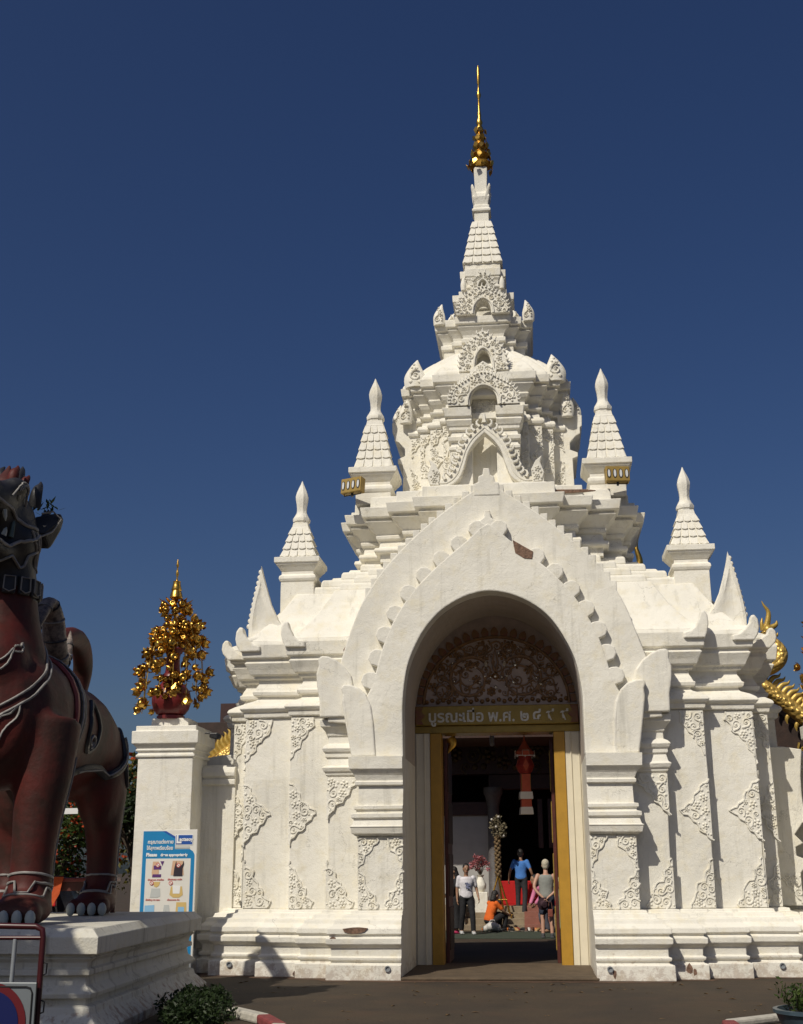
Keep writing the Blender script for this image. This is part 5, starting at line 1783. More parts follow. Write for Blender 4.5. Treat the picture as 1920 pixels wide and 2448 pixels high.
def naga(parent, a, b, r, s, spikes, head=None):
    """scaly gable-end serpent from a (lower end) to b with a row of spines above and hooks below"""
    a, b = Vector(a), Vector(b)
    d = (b - a).normalized()
    up = Vector((-d.z, 0, d.x))
    if up.z < 0: up = -up
    MB().tube([a.lerp(b, k / 8) for k in range(9)], [r * .9] + [r] * 7 + [r * .95], 10, flat=.8).build('naga_body', SCALE, parent, auto=50)
    L_ = (b - a).length
    for i in range(spikes):
        p = a + d * L_ * (i + .5) / spikes
        sp_ = MB()
        horn(sp_, [tuple(p + up * r * .7), tuple(p + up * (r + .08) - d * .0), tuple(p + up * (r + .18) + d * .07), tuple(p + up * (r + .26) + d * .06)], [.055, .05, .03, .006], [.03, .03, .02, .006], n=6, k=3)
        sp_.build('naga_spine', GOLDP, parent, auto=50)
        if i % 2 == 0:
            h_ = MB()
            horn(h_, [tuple(p - up * r * .8), tuple(p - up * (r + .05) + d * .02), tuple(p - up * (r + .12) + d * .09)], [.05, .04, .008], [.03, .03, .008], n=6, k=3)
            h_.build('naga_hook', GOLDP, parent, auto=50)


nr = thing('naga_gable', 'dark roof gable edged with a golden scaly naga, right of the gate', 'roof gable', (5.6, 26.8, 0), 0)
W_ = world_root(nr)
naga(nr, (5.15, 26.8, 5.62), (7.3, 26.8, 3.75), .20, 1, 24)
# upper coil with the head reared up
coil = spline([(5.25, 26.7, 5.72), (5.55, 26.7, 5.66), (5.82, 26.7, 5.78), (5.92, 26.7, 5.98), (5.82, 26.7, 6.18), (5.66, 26.7, 6.30), (5.64, 26.7, 6.45)], 5)
MB().tube(coil, [v[0] for v in spline([(.12, 0, 0), (.17, 0, 0), (.17, 0, 0), (.15, 0, 0), (.12, 0, 0), (.10, 0, 0), (.10, 0, 0)], 5)], 10).build('naga_coil', SCALE, nr, auto=50)
hd = MB()
hd.ball((5.70, 26.7, 6.48), .12, 10, 6)
horn(hd, [(5.70, 26.7, 6.50), (5.80, 26.7, 6.55), (5.88, 26.7, 6.60), (5.90, 26.7, 6.68)], [.08, .06, .045, .012], [.07, .05, .04, .01], k=4)
horn(hd, [(5.70, 26.7, 6.42), (5.80, 26.7, 6.40), (5.87, 26.7, 6.36), (5.90, 26.7, 6.42)], [.06, .045, .035, .01], [.06, .04, .03, .01], k=4)
horn(hd, [(5.66, 26.7, 6.52), (5.72, 26.7, 6.70), (5.74, 26.7, 6.88), (5.66, 26.7, 7.02), (5.62, 26.7, 7.12)], [.07, .06, .045, .025, .006], [.04, .04, .03, .02, .006], k=4)
horn(hd, [(5.60, 26.7, 6.48), (5.58, 26.7, 6.62), (5.60, 26.7, 6.75)], [.06, .04, .008], [.03, .03, .008], k=4)
hd.build('naga_head', GOLDP, nr, auto=50)
MB().prism([(5.0, 5.45), (7.4, 3.4), (7.4, 2.6), (5.6, 2.6), (5.3, 3.9)], 26.95, 27.3).build('gable_board', DARKROOF, nr)
MB().add([(5.1, 26.9, 5.7), (7.6, 26.9, 3.55), (7.6, 36, 3.55), (5.1, 36, 5.7), (5.1, 26.9, 5.6), (7.6, 26.9, 3.45), (7.6, 36, 3.45), (5.1, 36, 5.6)], [(0, 1, 2, 3), (4, 7, 6, 5), (0, 4, 5, 1), (1, 5, 6, 2), (3, 2, 6, 7), (0, 3, 7, 4)]).build('roof_slope', DARKROOF, nr)
fg = MB()
fill_scrolls(fg, [(5.75, 3.2), (7.3, 3.2), (7.3, 3.75), (6.9, 4.0), (6.2, 4.2)], 3, .11, .05)
fg.xf(Matrix.Translation((0, 26.94, 0)))
fg.build('gable_carving', GOLDP, nr)
nl = thing('naga_gable', 'golden spined naga on the gable showing over the left wall', 'roof gable', (-6.0, 27.0, 0), 0)
world_root(nl)
naga(nl, (-6.75, 27.0, 3.55), (-5.55, 27.0, 4.38), .24, -1, 14)
MB().add([(-6.9, 27.1, 3.3), (-5.3, 27.1, 4.4), (-5.3, 33, 4.4), (-6.9, 33, 3.3), (-6.9, 27.1, 3.2), (-5.3, 27.1, 4.3), (-5.3, 33, 4.3), (-6.9, 33, 3.2)], [(0, 1, 2, 3), (4, 7, 6, 5), (0, 4, 5, 1), (1, 5, 6, 2), (3, 2, 6, 7), (0, 3, 7, 4)]).build('roof_slope', DARKROOF, nl)
for k in range(9):
    hb = MB()
    x = -6.95 + .05 * k * 1.2
    horn(hb, [(x, 26.6, 3.6), (x - .06, 26.6, 3.8), (x + .03, 26.6, 3.95 + .05 * k), (x + .07, 26.6, 4.05 + .055 * k)], [.05, .06, .04, .008], [.04, .04, .03, .008], n=6, k=3)
    hb.build('gable_finial', DARKWOOD, nl, auto=50)
MB().box(-7.0, 26.5, 3.2, -6.45, 26.9, 3.68).build('gable_foot', DARKWOOD, nl, bevel=.05)
# gold finial half hidden behind the right of the platform
gf = thing('gold_finial', 'golden flame finial peeping out right of the second tier cornice', 'finial', (3.06, 27.0, 8.35), 0)
hb = MB()
horn(hb, [(0, 0, -1.8), (.0, 0, -.6), (.06, 0, -.2), (.0, 0, .1), (.05, 0, .3)], [.08, .08, .07, .045, .01], [.06, .06, .05, .04, .01], k=5)
hb.build('flame', GOLD, gf, auto=50)
# security lamp bracket on the pillar's right side
sl = thing('wall_lamp', 'small dark lamp on a bracket fixed to the right side of the left pillar', 'lamp', (-4.97, 21.0, 3.82), 0)
MB().tube([(-.02, 0, .06), (.06, 0, .06), (.10, -.02, .04)], .014, 6).build('bracket', BLACK, sl)
MB().loft([[(.08, -.05, -.02), (.08, .05, -.02), (.08, .05, .06), (.08, -.05, .06)], [(.22, -.07, -.05), (.22, .07, -.05), (.22, .07, .06), (.22, -.07, .06)], [(.28, -.03, -.02), (.28, .03, -.02), (.28, .03, .03), (.28, -.03, .03)]]).build('lamp_head', BLACK, sl, bevel=.012)

# ================================================================== VIHARN (worship hall) BEYOND THE GATE
STONE = mat('step_stone', (.30, .235, .155), .8, 0, var=.3, vscale=5, bump=.4)
CARPET = mat('red_carpet', (.48, .012, .012), .95, 0, var=.18, vscale=4, bump=.4, bscale=90)
CARPETF = mat('faded_carpet', (.28, .115, .085), .95, 0, var=.2, vscale=4, bump=.4, bscale=90)
MATG = mat('green_mat', (.045, .06, .04), .95, 0, var=.25, vscale=6, bump=.4, bscale=90)
DIM = mat('hall_wall', (.42, .41, .40), .8, 0, var=.15, vscale=2)
DARKRED = mat('hall_lacquer', (.05, .016, .012), .5, 0, var=.4, vscale=6)
hall = thing('worship_hall', 'dark carved worship hall with stone steps seen through the gate', 'temple hall', (0, 36.4, 0), 0)
for k in range(4):
    MB().box(-4.5, 35.35 - 36.4 + k * .32, 0, 4.5, 36.7 - 36.4, .155 * (k + 1)).build('step', STONE, hall, bevel=.012, jit=.01)
MB().box(-9, .31, 0, 9, 16, .62).build('platform', STONE, hall)
MB().box(-9, 1.5, .62, -.75, 1.8, 3.15).build('front_wall', DIM, hall)
MB().box(-9, 1.42, 3.15, -.75, 1.85, 3.55).build('carved_beam', DARKRED, hall, bevel=.02)
MB().box(1.9, 1.5, .62, 9, 1.8, 4.2).build('front_wall', DIM, hall)
MB().box(-9, 1.3, 4.35, 9, 1.9, 6.6).build('gable_front', DARKRED, hall)
MB().box(-.75, 1.45, 3.9, 1.9, 1.85, 4.35).build('carved_beam', DARKRED, hall, bevel=.02)
for x in (-.62, 1.75, -4.2, 4.4):
    MB().lathe([(.24, .62), (.24, .8), (.19, .86), (.17, 3.4), (.2, 3.5), (.24, 3.7), (.28, 3.75), (.28, 3.95)], 16, (x, 1.25, 0)).build('column', mat('column_grey', (.11, .10, .10), .6, 0, var=.4, vscale=7, bump=.3) if 'column_grey' not in MATS else MATS['column_grey'], hall, auto=40)
MB().box(-9, 15.7, .62, 9, 16, 6.6).build('back_wall', DARKRED, hall)
MB().box(-9, 1.8, 6.3, 9, 16, 6.6).box(-9, 1.8, .62, -8.7, 16, 6.4).box(8.7, 1.8, .62, 9, 16, 6.4).build('hall_shell', DARKWOOD, hall)
MB().box(-9, -1.4, 5.15, 9, 1.6, 5.3).build('porch_ceiling', DARKWOOD, hall)
MB().box(-9, -1.5, 5.32, 9, -1.4, 5.7).build('eave_board', DARKROOF, hall, bevel=.01)
dn = MB()
fill_scrolls(dn, [(-2.5, 4.4), (2.8, 4.4), (2.8, 5.6), (-2.5, 5.6)], 12, .2, .06)
dn.xf(Matrix.Translation((0, 1.296, 0)))
dn.build('gable_carving', mat('dark_gilt', (.09, .055, .02), .5, .4, var=.5, vscale=8), hall)
for x in (.75, 1.05, 1.35):
    MB().box(x - .07, 1.2, 2.2, x + .07, 1.215, 3.6).build('hanging_banner', DARKRED, hall)
rc = MB().box(-.55, 36.75, .624, 2.4, 39, .634).build('red_carpet', CARPET)
tag(rc, 'bright red carpet covering the top of the hall steps', 'carpet')
rb = MB().box(-.45, 37.5, .634, 2.4, 38.1, 1.28).build('red_dais', CARPET, None, bevel=.02)
tag(rb, 'red cloth-covered dais at the back of the red carpet', 'dais')
sc_ = MB()
pts = []
for k in range(4):
    y = 35.35 + k * .32
    pts += [(y - .012, .155 * k + (.004 if k == 0 else .012)), (y - .012, .155 * (k + 1) + .012)]
pts.append((36.75, .632))
sc_.loft([[(.22, y, z), (1.02, y, z), (1.02, y + .01, z - .006), (.22, y + .01, z - .006)] for y, z in pts])
so = sc_.build('stair_runner', CARPETF)
tag(so, 'faded pink runner laid down the middle of the stone steps', 'carpet')
gm = MB().box(-7, 31.4, .002, 7, 34.7, .012).build('green_mat', MATG)
tag(gm, 'worn dark green mat on the ground before the hall steps', 'mat')

# white balustrade left of the steps
bal = thing('balustrade', 'white carved balustrade at the left side of the hall steps', 'balustrade', (-1.62, 35.6, 0), 0)
for z, h in ((.0, .3), (.36, .26), (.68, .4), (1.14, .24)):
    MB().box(-.25, -.1, z, .22, .3, z + h).build('balustrade_block', WHITE, bal, bevel=.02, jit=.01)
MB().box(-.2, -.05, .0, .17, .28, 1.3).build('balustrade_core', WHITE, bal)
bal2 = copy_tree(bal); bal2.location = (1.75, 35.6, 0); bal2['label'] = 'white carved balustrade at the right side of the hall steps'
bal['group'] = bal2['group'] = 'balustrades of the hall steps'

# vase of pink blossom
vase = thing('flower_vase', 'white vase of pink blossom on a stand behind the visitor in a white shirt', 'vase', (-.98, 36.2, .0), 0)
MB().box(-.2, -.2, .3, .2, .2, 1.0).build('stand', WHITE, vase, bevel=.02)
MB().lathe([(.09, 1.0), (.15, 1.1), (.16, 1.2), (.10, 1.32), (.07, 1.4), (.11, 1.46), (.08, 1.46)], 16).build('vase_body', WHITE, vase, auto=40)
rnd = random.Random(31)
b1 = MB(); b2 = MB()
for k in range(24):
    a = rnd.uniform(0, 6.28); r = rnd.uniform(.05, .30); h = rnd.uniform(1.6, 1.95)
    b1.tube([(0, 0, 1.42), (r * .4 * math.cos(a), r * .4 * math.sin(a), 1.6), (r * math.cos(a), r * math.sin(a), h)], .006, 4)
    leaf_cloud(b2, rnd, [(r * math.cos(a), r * math.sin(a), h, .06)], 26, .05, .3, 1.2)
b1.build('stem', BARK, vase); b2.build('blossom', BLOOMP, vase)

# gilded three-legged flower stand
fs = thing('flower_stand', 'gilded A-frame stand carrying a tall column of dried flowers', 'flower stand', (-.47, 35.85, .0), 0)
ap = Vector((0, 0, 1.46))
for p in ((-.36, -.12, .31), (.34, -.12, .31), (.12, .22, .47)):
    MB().tube([ap, Vector(p)], .026, 8).build('leg', GOLD, fs, auto=50)
MB().tube([(-.235, -.09, .80), (.235, -.09, .80)], .018, 8).build('cross_bar', GOLD, fs, auto=50)
MB().tube([(.0, -.12, .40), (.36, -.12, .40)], .018, 8).build('foot_bar', GOLD, fs, auto=50)
col = MB()
rnd = random.Random(33)
for k in range(46):
    z = 1.42 + k * .024; a = k * 2.4
    col.ball((.055 * math.cos(a), .055 * math.sin(a), z), .05, 6, 4)
col.build('flower_column', mat('dried_flower', (.20, .13, .06), .8, 0, var=.5, vscale=22), fs)
bq = MB()
leaf_cloud(bq, rnd, [(.0, 0, 2.62, .17), (-.1, 0, 2.8, .12), (.12, 0, 2.72, .13), (.02, 0, 2.95, .11), (.16, 0, 2.55, .1)], 620, .075, .5, 2.0)
bq.build('bouquet', mat('dried_bouquet', (.24, .20, .12), .8, 0, var=.5, vscale=14), fs)
for p in [(.05, -.12, 3.02), (.18, -.1, 2.5), (-.02, -.15, 2.75), (-.14, -.1, 2.95)]:
    MB().ball(p, .035, 8, 5).build('white_blossom', BLOOMW, fs, auto=60)

# shoes left at the foot of the steps
def shoe_mesh(m, i):
    mb = MB()
    ring = []
    for y, w, z0, z1 in [(-.13, .02, .0, .03), (-.11, .038, 0, .05), (-.04, .045, 0, .07), (.04, .036, 0, .085), (.10, .036, 0, .09), (.125, .02, .0, .08)]:
        ring.append([(-w, y, z0), (w, y, z0), (w * .8, y, z1), (-w * .8, y, z1)])
    mb.loft(ring)
    return mb.mesh('shoe_upper', m, True)


shoe_cols = [mat('shoe_black', (.02, .02, .022), .5), mat('shoe_brown', (.12, .05, .03), .6), mat('shoe_red', (.30, .03, .03), .5), mat('shoe_orange', (.55, .16, .03), .5), mat('shoe_white', (.6, .58, .55), .5), mat('shoe_tan', (.40, .24, .10), .6)]
SOLE = mat('shoe_sole', (.30, .28, .25), .8)
soles = MB().loft([[(-.042, -.135, -.002), (.042, -.135, -.002), (.042, .13, -.002), (-.042, .13, -.002)], [(-.045, -.138, .012), (.045, -.138, .012), (.042, .132, .012), (-.042, .132, .012)]]).mesh('sole', SOLE)
smesh = [shoe_mesh(m, i) for i, m in enumerate(shoe_cols)]
rnd = random.Random(41)
cname = ['black', 'brown', 'dark red', 'orange', 'white', 'tan']
for k in range(28):
    c = rnd.choice([0, 0, 0, 1, 1, 2, 3, 4, 5])
    x = -.85 + 2.05 * k / 27 + rnd.uniform(-.03, .03)
    y = 34.95 + rnd.uniform(-.12, .22)
    n = k + 1
    o_ = '%d%s' % (n, 'th' if 10 <= n % 100 <= 20 else {1: 'st', 2: 'nd', 3: 'rd'}.get(n % 10, 'th'))
    t = thing('shoe', '%s shoe, %s from the left in the row below the steps' % (cname[c], o_), 'shoe', (x, y, .016), rnd.uniform(-.6, .6) + (math.pi if rnd.random() < .5 else 0), 'shoes in the row below the hall steps')
    link('upper', smesh[c], t)
    link('sole', soles, t)
bagm = mat('bag_white', (.62, .60, .57), .7, 0, var=.3, vscale=10)
bg_ = thing('bundle', 'pale cloth bundle on the ground beside the seated orange-shirted visitor', 'bundle', (-.62, 34.6, .01), 0)
mb = MB(); mb.ball((0, 0, .12), .15, 10, 7, 1.2, .9, .8); mb.ball((.14, .02, .09), .10, 8, 6); mb.ball((-.15, 0, .08), .09, 8, 6)
mb.build('cloth', bagm, bg_, auto=60, jit=.05)
MB().tube([(-.1, 0, .2), (-.04, 0, .3), (.05, 0, .3), (.1, 0, .2)], .012, 5).build('handle', bagm, bg_)

# ================================================================== HANGING LANTERN AND BULB
lan = thing('paper_lantern', 'red paper lantern with white-banded tail hanging in the doorway', 'lantern', (.47, 23.2, 0), R(8))
LR = mat('lantern_paper', (.62, .12, .06), .75, 0, var=.2, vscale=7)
LD = mat('lantern_dark', (.40, .035, .025), .75, 0, var=.25, vscale=7)
LW = mat('lantern_white', (.8, .77, .68), .8)
MB().tube([(0, 0, 4.7), (0, 0, 3.85)], .006, 5).build('cord', LW, lan)


def octa(prof, n=8, a0=R(22.5)):
    return MB().lathe(prof, n, (0, 0, 0), a0)


octa([(.008, 4.0), (.02, 3.9), (.05, 3.83), (.105, 3.75), (.16, 3.69), (.165, 3.62), (.15, 3.6)]).build('lantern_roof', LR, lan)
octa([(.12, 3.60), (.11, 3.55), (.165, 3.44), (.165, 3.40), (.11, 3.30), (.10, 3.29)]).build('lantern_body', LD, lan)
for k in range(4):
    a = R(90 * k)
    p = MB().loft([[(-.055, -.155, 3.43), (0, -.115, 3.56), (.055, -.155, 3.43), (0, -.118, 3.32)], [(-.055, -.163, 3.43), (0, -.123, 3.56), (.055, -.163, 3.43), (0, -.126, 3.32)]])
    p.build('lantern_star', LR, lan, rot=(0, 0, a))
    q = MB().box(-.06, -.172, 3.61, .06, -.166, 3.69)
    q.build('lantern_window', LR, lan, rot=(0, 0, a))
    w = MB().tube([(-.062, -.174, 3.60), (-.062, -.174, 3.70), (.062, -.174, 3.70), (.062, -.174, 3.60), (-.062, -.174, 3.60)], .004, 4)
    w.build('paper_edge', LW, lan, rot=(0, 0, a))
    w = MB().box(-.16, -.172, 3.575, -.145, -.168, 3.62).box(-.02, -.172, 3.575, -.005, -.168, 3.62).box(.145, -.172, 3.575, .16, -.168, 3.62).box(-.165, -.172, 3.60, .165, -.168, 3.612)
    w.build('paper_fringe', LW, lan, rot=(0, 0, a))
tp = MB()
tp.loft([[(-h, -h, z), (h, -h, z), (h, h, z), (-h, h, z)] for h, z in ((.085, 3.28), (.085, 3.05), (.09, 2.96))])
tp.build('lantern_tail', LR, lan)
MB().loft([[(-h, -h, z), (h, -h, z), (h, h, z), (-h, h, z)] for h, z in ((.11, 2.96), (.118, 2.83))]).build('tail_band', LW, lan)
MB().loft([[(-h, -h, z), (h, -h, z), (h, h, z), (-h, h, z)] for h, z in ((.09, 2.83), (.092, 2.69))]).build('lantern_tail', LR, lan)
MB().loft([[(-h, -h, z), (h, -h, z), (h, h, z), (-h, h, z)] for h, z in ((.105, 2.69), (.118, 2.56))]).build('tail_band', LW, lan)
for s in (-1, 1):
    MB().tube([(s * .082, -.09, 3.27), (s * .082, -.09, 2.97)], .004, 4).build('gold_edging', GOLDP, lan)
blb = thing('hanging_bulb', 'unlit white bulb hanging on a cord in the dark doorway', 'bulb', (-.16, 24.3, 0), 0)
MB().tube([(0, 0, 4.7), (0, 0, 4.2)], .006, 5).build('cord', BLACK, blb)
MB().lathe([(.02, 4.22), (.035, 4.2), (.035, 4.1), (.045, 4.08), (.045, 3.92), (.02, 3.9)], 12).build('bulb', mat('bulb_glass', (.5, .52, .54), .3), blb, auto=40)

# ================================================================== PEOPLE
SKIN = mat('skin_brown', (.30, .165, .10), .55)
SKINL = mat('skin_pale', (.48, .27, .19), .55)
HAIRB = mat('hair_black', (.014, .011, .010), .5, bump=.8, bscale=60)
HAIRW = mat('hair_white', (.58, .52, .40), .7, var=.3, vscale=40, bump=.8, bscale=60)


def limb_chain(mb, pts, rads, n=10):
    P = spline(pts, 4)
    rr = [v[0] for v in spline([(r, 0, 0) for r in rads], 4)]
    mb.tube(P, rr, n)
    mb.ball(P[0], rr[0], 10, 6)
    mb.ball(P[-1], rr[-1], 10, 6)


DEF = dict(pelvis=(0, 0, .94), waist=(0, 0, 1.08), chest=(0, -.01, 1.27), neck=(0, .01, 1.44), head=(0, -.02, 1.60),
           shL=(.185, .01, 1.385), elL=(.235, .04, 1.11), wrL=(.245, -.02, .87), shR=(-.185, .01, 1.385), elR=(-.235, .04, 1.11), wrR=(-.245, -.02, .87),
           hpL=(.09, 0, .90), knL=(.10, -.02, .50), anL=(.105, .03, .09), hpR=(-.09, 0, .90), knR=(-.10, -.02, .50), anR=(-.105, .03, .09))


def person(label, loc, rz, pose=None, skin=SKIN, hair=HAIRB, hair_len=0, top=None, sleeves='short', bottom=None, legs='long', shoes=None, female=False, sc=1.0, face_dir=0.0, group=None):
    J = dict(DEF)
    J.update(pose or {})
    t = thing('person', label, 'person', loc, rz, group)
    V3 = {k: Vector(v) for k, v in J.items()}
    g_ = .96 if female else 1.0

    def torso(mb, e=0.0, low=True, high=True):
        P = [V3['pelvis'] - Vector((0, 0, .06)), V3['pelvis'], V3['waist'], V3['chest'], V3['chest'].lerp(V3['neck'], .55), V3['chest'].lerp(V3['neck'], .82)]
        RX = [.145, .16 if female else .155, .125 if female else .14, .165 * g_, .165 * g_, .10]
        RY = [.10, .115, .10, .115, .10, .07]
        ax = (V3['shL'] - V3['shR']).normalized()
        rings = []
        for i, p in enumerate(P):
            d = (P[min(i + 1, 5)] - P[max(i - 1, 0)]).normalized()
            hx = ax if i > 2 else Vector((V3['hpL'] - V3['hpR'])).normalized()
            hy = d.cross(hx).normalized()
            rings.append([p + hx * (RX[i] + e) * math.cos(a) + hy * (RY[i] + e) * math.sin(a) for a in [2 * math.pi * k / 16 for k in range(16)]])
        mb.loft(rings)

    b = MB()
    torso(b)
    hd = V3['head']; nk = V3['neck']
    fd = Vector((math.sin(face_dir), -math.cos(face_dir), 0))
    b.tube([V3['chest'].lerp(nk, .7), nk, hd - Vector((0, 0, .06))], [.075, .058, .055], 10)
    b.ball(hd + fd * -.005 + Vector((0, 0, .025)), .098, 14, 10, .86, 1.0, 1.12)
    b.ball(hd + fd * .028 + Vector((0, 0, -.055)), .066, 12, 8, .9, .95, 1.0)
    b.ball(hd + fd * .095 + Vector((0, 0, -.012)), .018, 8, 6, .9, 1.1, 1.5)
    sd_ = fd.cross(Vector((0, 0, 1)))
    for s in (-1, 1): b.ball(hd + sd_ * s * .088 + Vector((0, 0, -.005)), .026, 8, 6, .6, .8, 1.2)
    for s in 'LR':
        limb_chain(b, [V3['sh' + s], V3['el' + s], V3['wr' + s]], [.056 * g_, .042 * g_, .029], 10)
        limb_chain(b, [V3['hp' + s], V3['kn' + s], V3['an' + s]], [.092, .060, .042], 12)
        # foot
        an = V3['an' + s]
        b.ball(an + Vector((0, -.06, -.045)), .05, 10, 6, .95, 2.2, .85)
        # palm
        w = V3['wr' + s]; d = (w - V3['el' + s]).normalized()
        b.ball(w + d * .055, .042, 10, 6, .6, 1.0, 1.1)
    body = remeshed(b, .015, 5, 'body', skin, t)
    # fingers: five per hand, slightly curled
    for s in 'LR':
        w = V3['wr' + s]; d = (w - V3['el' + s]).normalized()
        sg = 1 if s == 'L' else -1
        side = Vector((0, -1, 0)); side = (side - d * side.dot(d)).normalized()
        inn = d.cross(side).normalized() * (1 if (d.cross(side)).x * sg < 0 else -1)
        f = MB()
        for i, (o, l) in enumerate(((-.030, .062), (-.010, .078), (.010, .082), (.030, .072))):
            p = w + d * .085 + side * o
            f.tube([p - d * .03, p + d * l * .4 + inn * .005, p + d * l * .75 + inn * .02, p + d * l * .95 + inn * .035], [.0095, .009, .008, .006], 6)
        p = w + d * .03 + side * .03
        f.tube([p, p + side * .025 + d * .03, p + side * .03 + d * .06 + inn * .01], [.012, .010, .007], 6)
        f.build('fingers', skin, t, auto=60)
    # eyes, brows and mouth
    for s in (-1, 1):
        MB().ball(hd + fd * .088 + sd_ * s * .034 + Vector((0, 0, .012)), .010, 8, 5).build('eye', HAIRB, t, auto=60)
    MB().tube([hd + fd * .086 + sd_ * -.026 + Vector((0, 0, -.062)), hd + fd * .096 + Vector((0, 0, -.062)), hd + fd * .086 + sd_ * .026 + Vector((0, 0, -.062))], .006, 5).build('mouth', mat('lip', (.26, .09, .07), .5) if 'lip' not in MATS else MATS['lip'], t)
    # hair
    h = MB()
    h.ball(hd - fd * .022 + Vector((0, 0, .048)), .103, 14, 9, .90, .98, 1.02)
    h.ball(hd - fd * .045 + Vector((0, 0, -.005)), .085, 12, 8, .95, .8, 1.1)
    if hair_len:
        h.tube([hd - fd * .05, hd - fd * .09 - Vector((0, 0, .12)), hd - fd * .10 - Vector((0, 0, hair_len))], [.085, .09, .05], 12)
    remeshed(h, .014, 3, 'hair', hair, t)
    if top:
        c = MB()
        torso(c, .022)
        if sleeves != 'none':
            for s in 'LR':
                a, e, w = V3['sh' + s], V3['el' + s], V3['wr' + s]
                if sleeves == 'short': limb_chain(c, [a, a.lerp(e, .4), a.lerp(e, .72)], [.068, .062, .058], 10)
                else: limb_chain(c, [a, e, e.lerp(w, .95)], [.076, .062, .05], 10)
        remeshed(c, .017, 4, 'shirt', top, t)
    if bottom:
        c = MB()
        P = [V3['pelvis'] + Vector((0, 0, .07)), V3['pelvis'], V3['pelvis'] - Vector((0, 0, .08))]
        ax = (V3['hpL'] - V3['hpR']).normalized(); ay = Vector((0, 0, 1)).cross(ax)
        c.loft([[p + ax * r * math.cos(a) + ay * r * .74 * math.sin(a) for a in [2 * math.pi * k / 16 for k in range(16)]] for p, r in zip(P, (.155, .178, .165))])
        if legs == 'skirt':
            k_ = (V3['anL'] + V3['anR']) / 2
            c.loft([[p + Vector((r * math.cos(a), r * .8 * math.sin(a), 0)) for a in [2 * math.pi * k / 16 for k in range(16)]] for p, r in ((V3['pelvis'], .185), (V3['pelvis'].lerp(k_, .5), .19), (k_ + Vector((0, 0, .04)), .22))])
        else:
            for s in 'LR':
                hp, kn, an = V3['hp' + s], V3['kn' + s], V3['an' + s]
                if legs == 'short': limb_chain(c, [hp, hp.lerp(kn, .4), hp.lerp(kn, .78)], [.105, .10, .098], 12)
                else: limb_chain(c, [hp, kn, kn.lerp(an, .93)], [.105, .078, .066], 12)
        remeshed(c, .017, 4, 'trousers' if legs != 'skirt' else 'skirt', bottom, t)
    if shoes:
        for s in 'LR':
            an = V3['an' + s]
            c = MB()
            c.ball(an + Vector((0, -.07, -.05)), .055, 12, 7, .95, 2.4, .75)
            c.ball(an + Vector((0, .0, -.02)), .055, 12, 7, .9, 1.1, 1.1)
            c.box(an.x - .048, an.y - .19, an.z - .088, an.x + .048, an.y + .06, an.z - .068)
            remeshed(c, .014, 3, 'shoe', shoes, t)
    t.scale = (sc, sc, sc)
    return t


F = lambda n, c, **k: mat(n, c, .85, 0, var=k.pop('var', .12), vscale=k.pop('vscale', 6), bump=.7, bscale=13)
tee = F('white_tee', (.66, .64, .68), var=.04)
trous = F('black_cloth', (.014, .014, .017))
person('young man in white printed tee and black trousers facing the gate', (-1.22, 33.3, .012), R(12),
       dict(anL=(.15, -.10, .09), knL=(.13, -.10, .50), anR=(-.13, .12, .10), knR=(-.11, 0, .50), elL=(.27, .05, 1.12), wrL=(.30, -.08, .90)), top=tee, bottom=trous, shoes=F('sneaker_white', (.5, .5, .5)), sc=1.0)
pr = MB()
for k, (x, z, w, h) in enumerate([(-.03, .06, .10, .012), (.01, .03, .13, .014), (.03, .0, .11, .014), (-.02, -.03, .09, .02), (.02, -.06, .10, .02)]):
    pr.prism([(x - w / 2, z - h), (x + w / 2, z - h * .4), (x + w / 2 - .01, z + h), (x - w / 2 + .02, z + h * .6)], -.004, .004)
tp_ = [o for o in COL.objects if o.name.startswith('shirt')][-1]
pr.build('shirt_print', F('print_blue_grey', (.20, .22, .36)), tp_, loc=(.01, -.152, 1.20), rot=(R(-4), 0, 0))
person('person in a long black dress and headscarf beside the man in the white tee', (-1.56, 33.7, .012), R(-70),
       dict(elL=(.2, -.12, 1.14), wrL=(.12, -.26, 1.0)), hair_len=.34, top=trous, sleeves='long', bottom=trous, legs='skirt', shoes=F('pink_shoe', (.50, .03, .12)), female=True, sc=.96)
person('visitor in an orange shirt sitting low at the foot of the steps', (-.66, 34.9, -.40), R(125),
       dict(pelvis=(0, .06, .72), waist=(0, .03, .85), chest=(0, -.05, 1.02), neck=(0, -.11, 1.18), head=(0, -.16, 1.32), shL=(.18, -.06, 1.13), shR=(-.18, -.06, 1.13), elL=(.24, -.24, .93), wrL=(.16, -.44, .84), elR=(-.24, -.24, .93), wrR=(-.16, -.44, .84),
            hpL=(.10, .02, .66), hpR=(-.10, .02, .66), knL=(.14, -.36, .84), knR=(-.14, -.36, .84), anL=(.12, -.34, .52), anR=(-.12, -.34, .52)), hair_len=.18, top=F('orange_shirt', (.70, .13, .012)), bottom=trous, female=True, sc=1.0)
person('man in a blue polo shirt seen from behind climbing the steps', (.15, 36.5, .47), R(172),
       dict(anR=(-.10, .28, -.06), knR=(-.11, .05, .46), elL=(.30, .06, 1.13), wrL=(.36, -.04, .90), elR=(-.30, .06, 1.13), wrR=(-.37, -.04, .90)), top=F('blue_polo', (.06, .20, .56)), bottom=F('charcoal_cloth', (.025, .024, .028)), shoes=F('brown_shoe', (.06, .03, .02)), sc=.97)
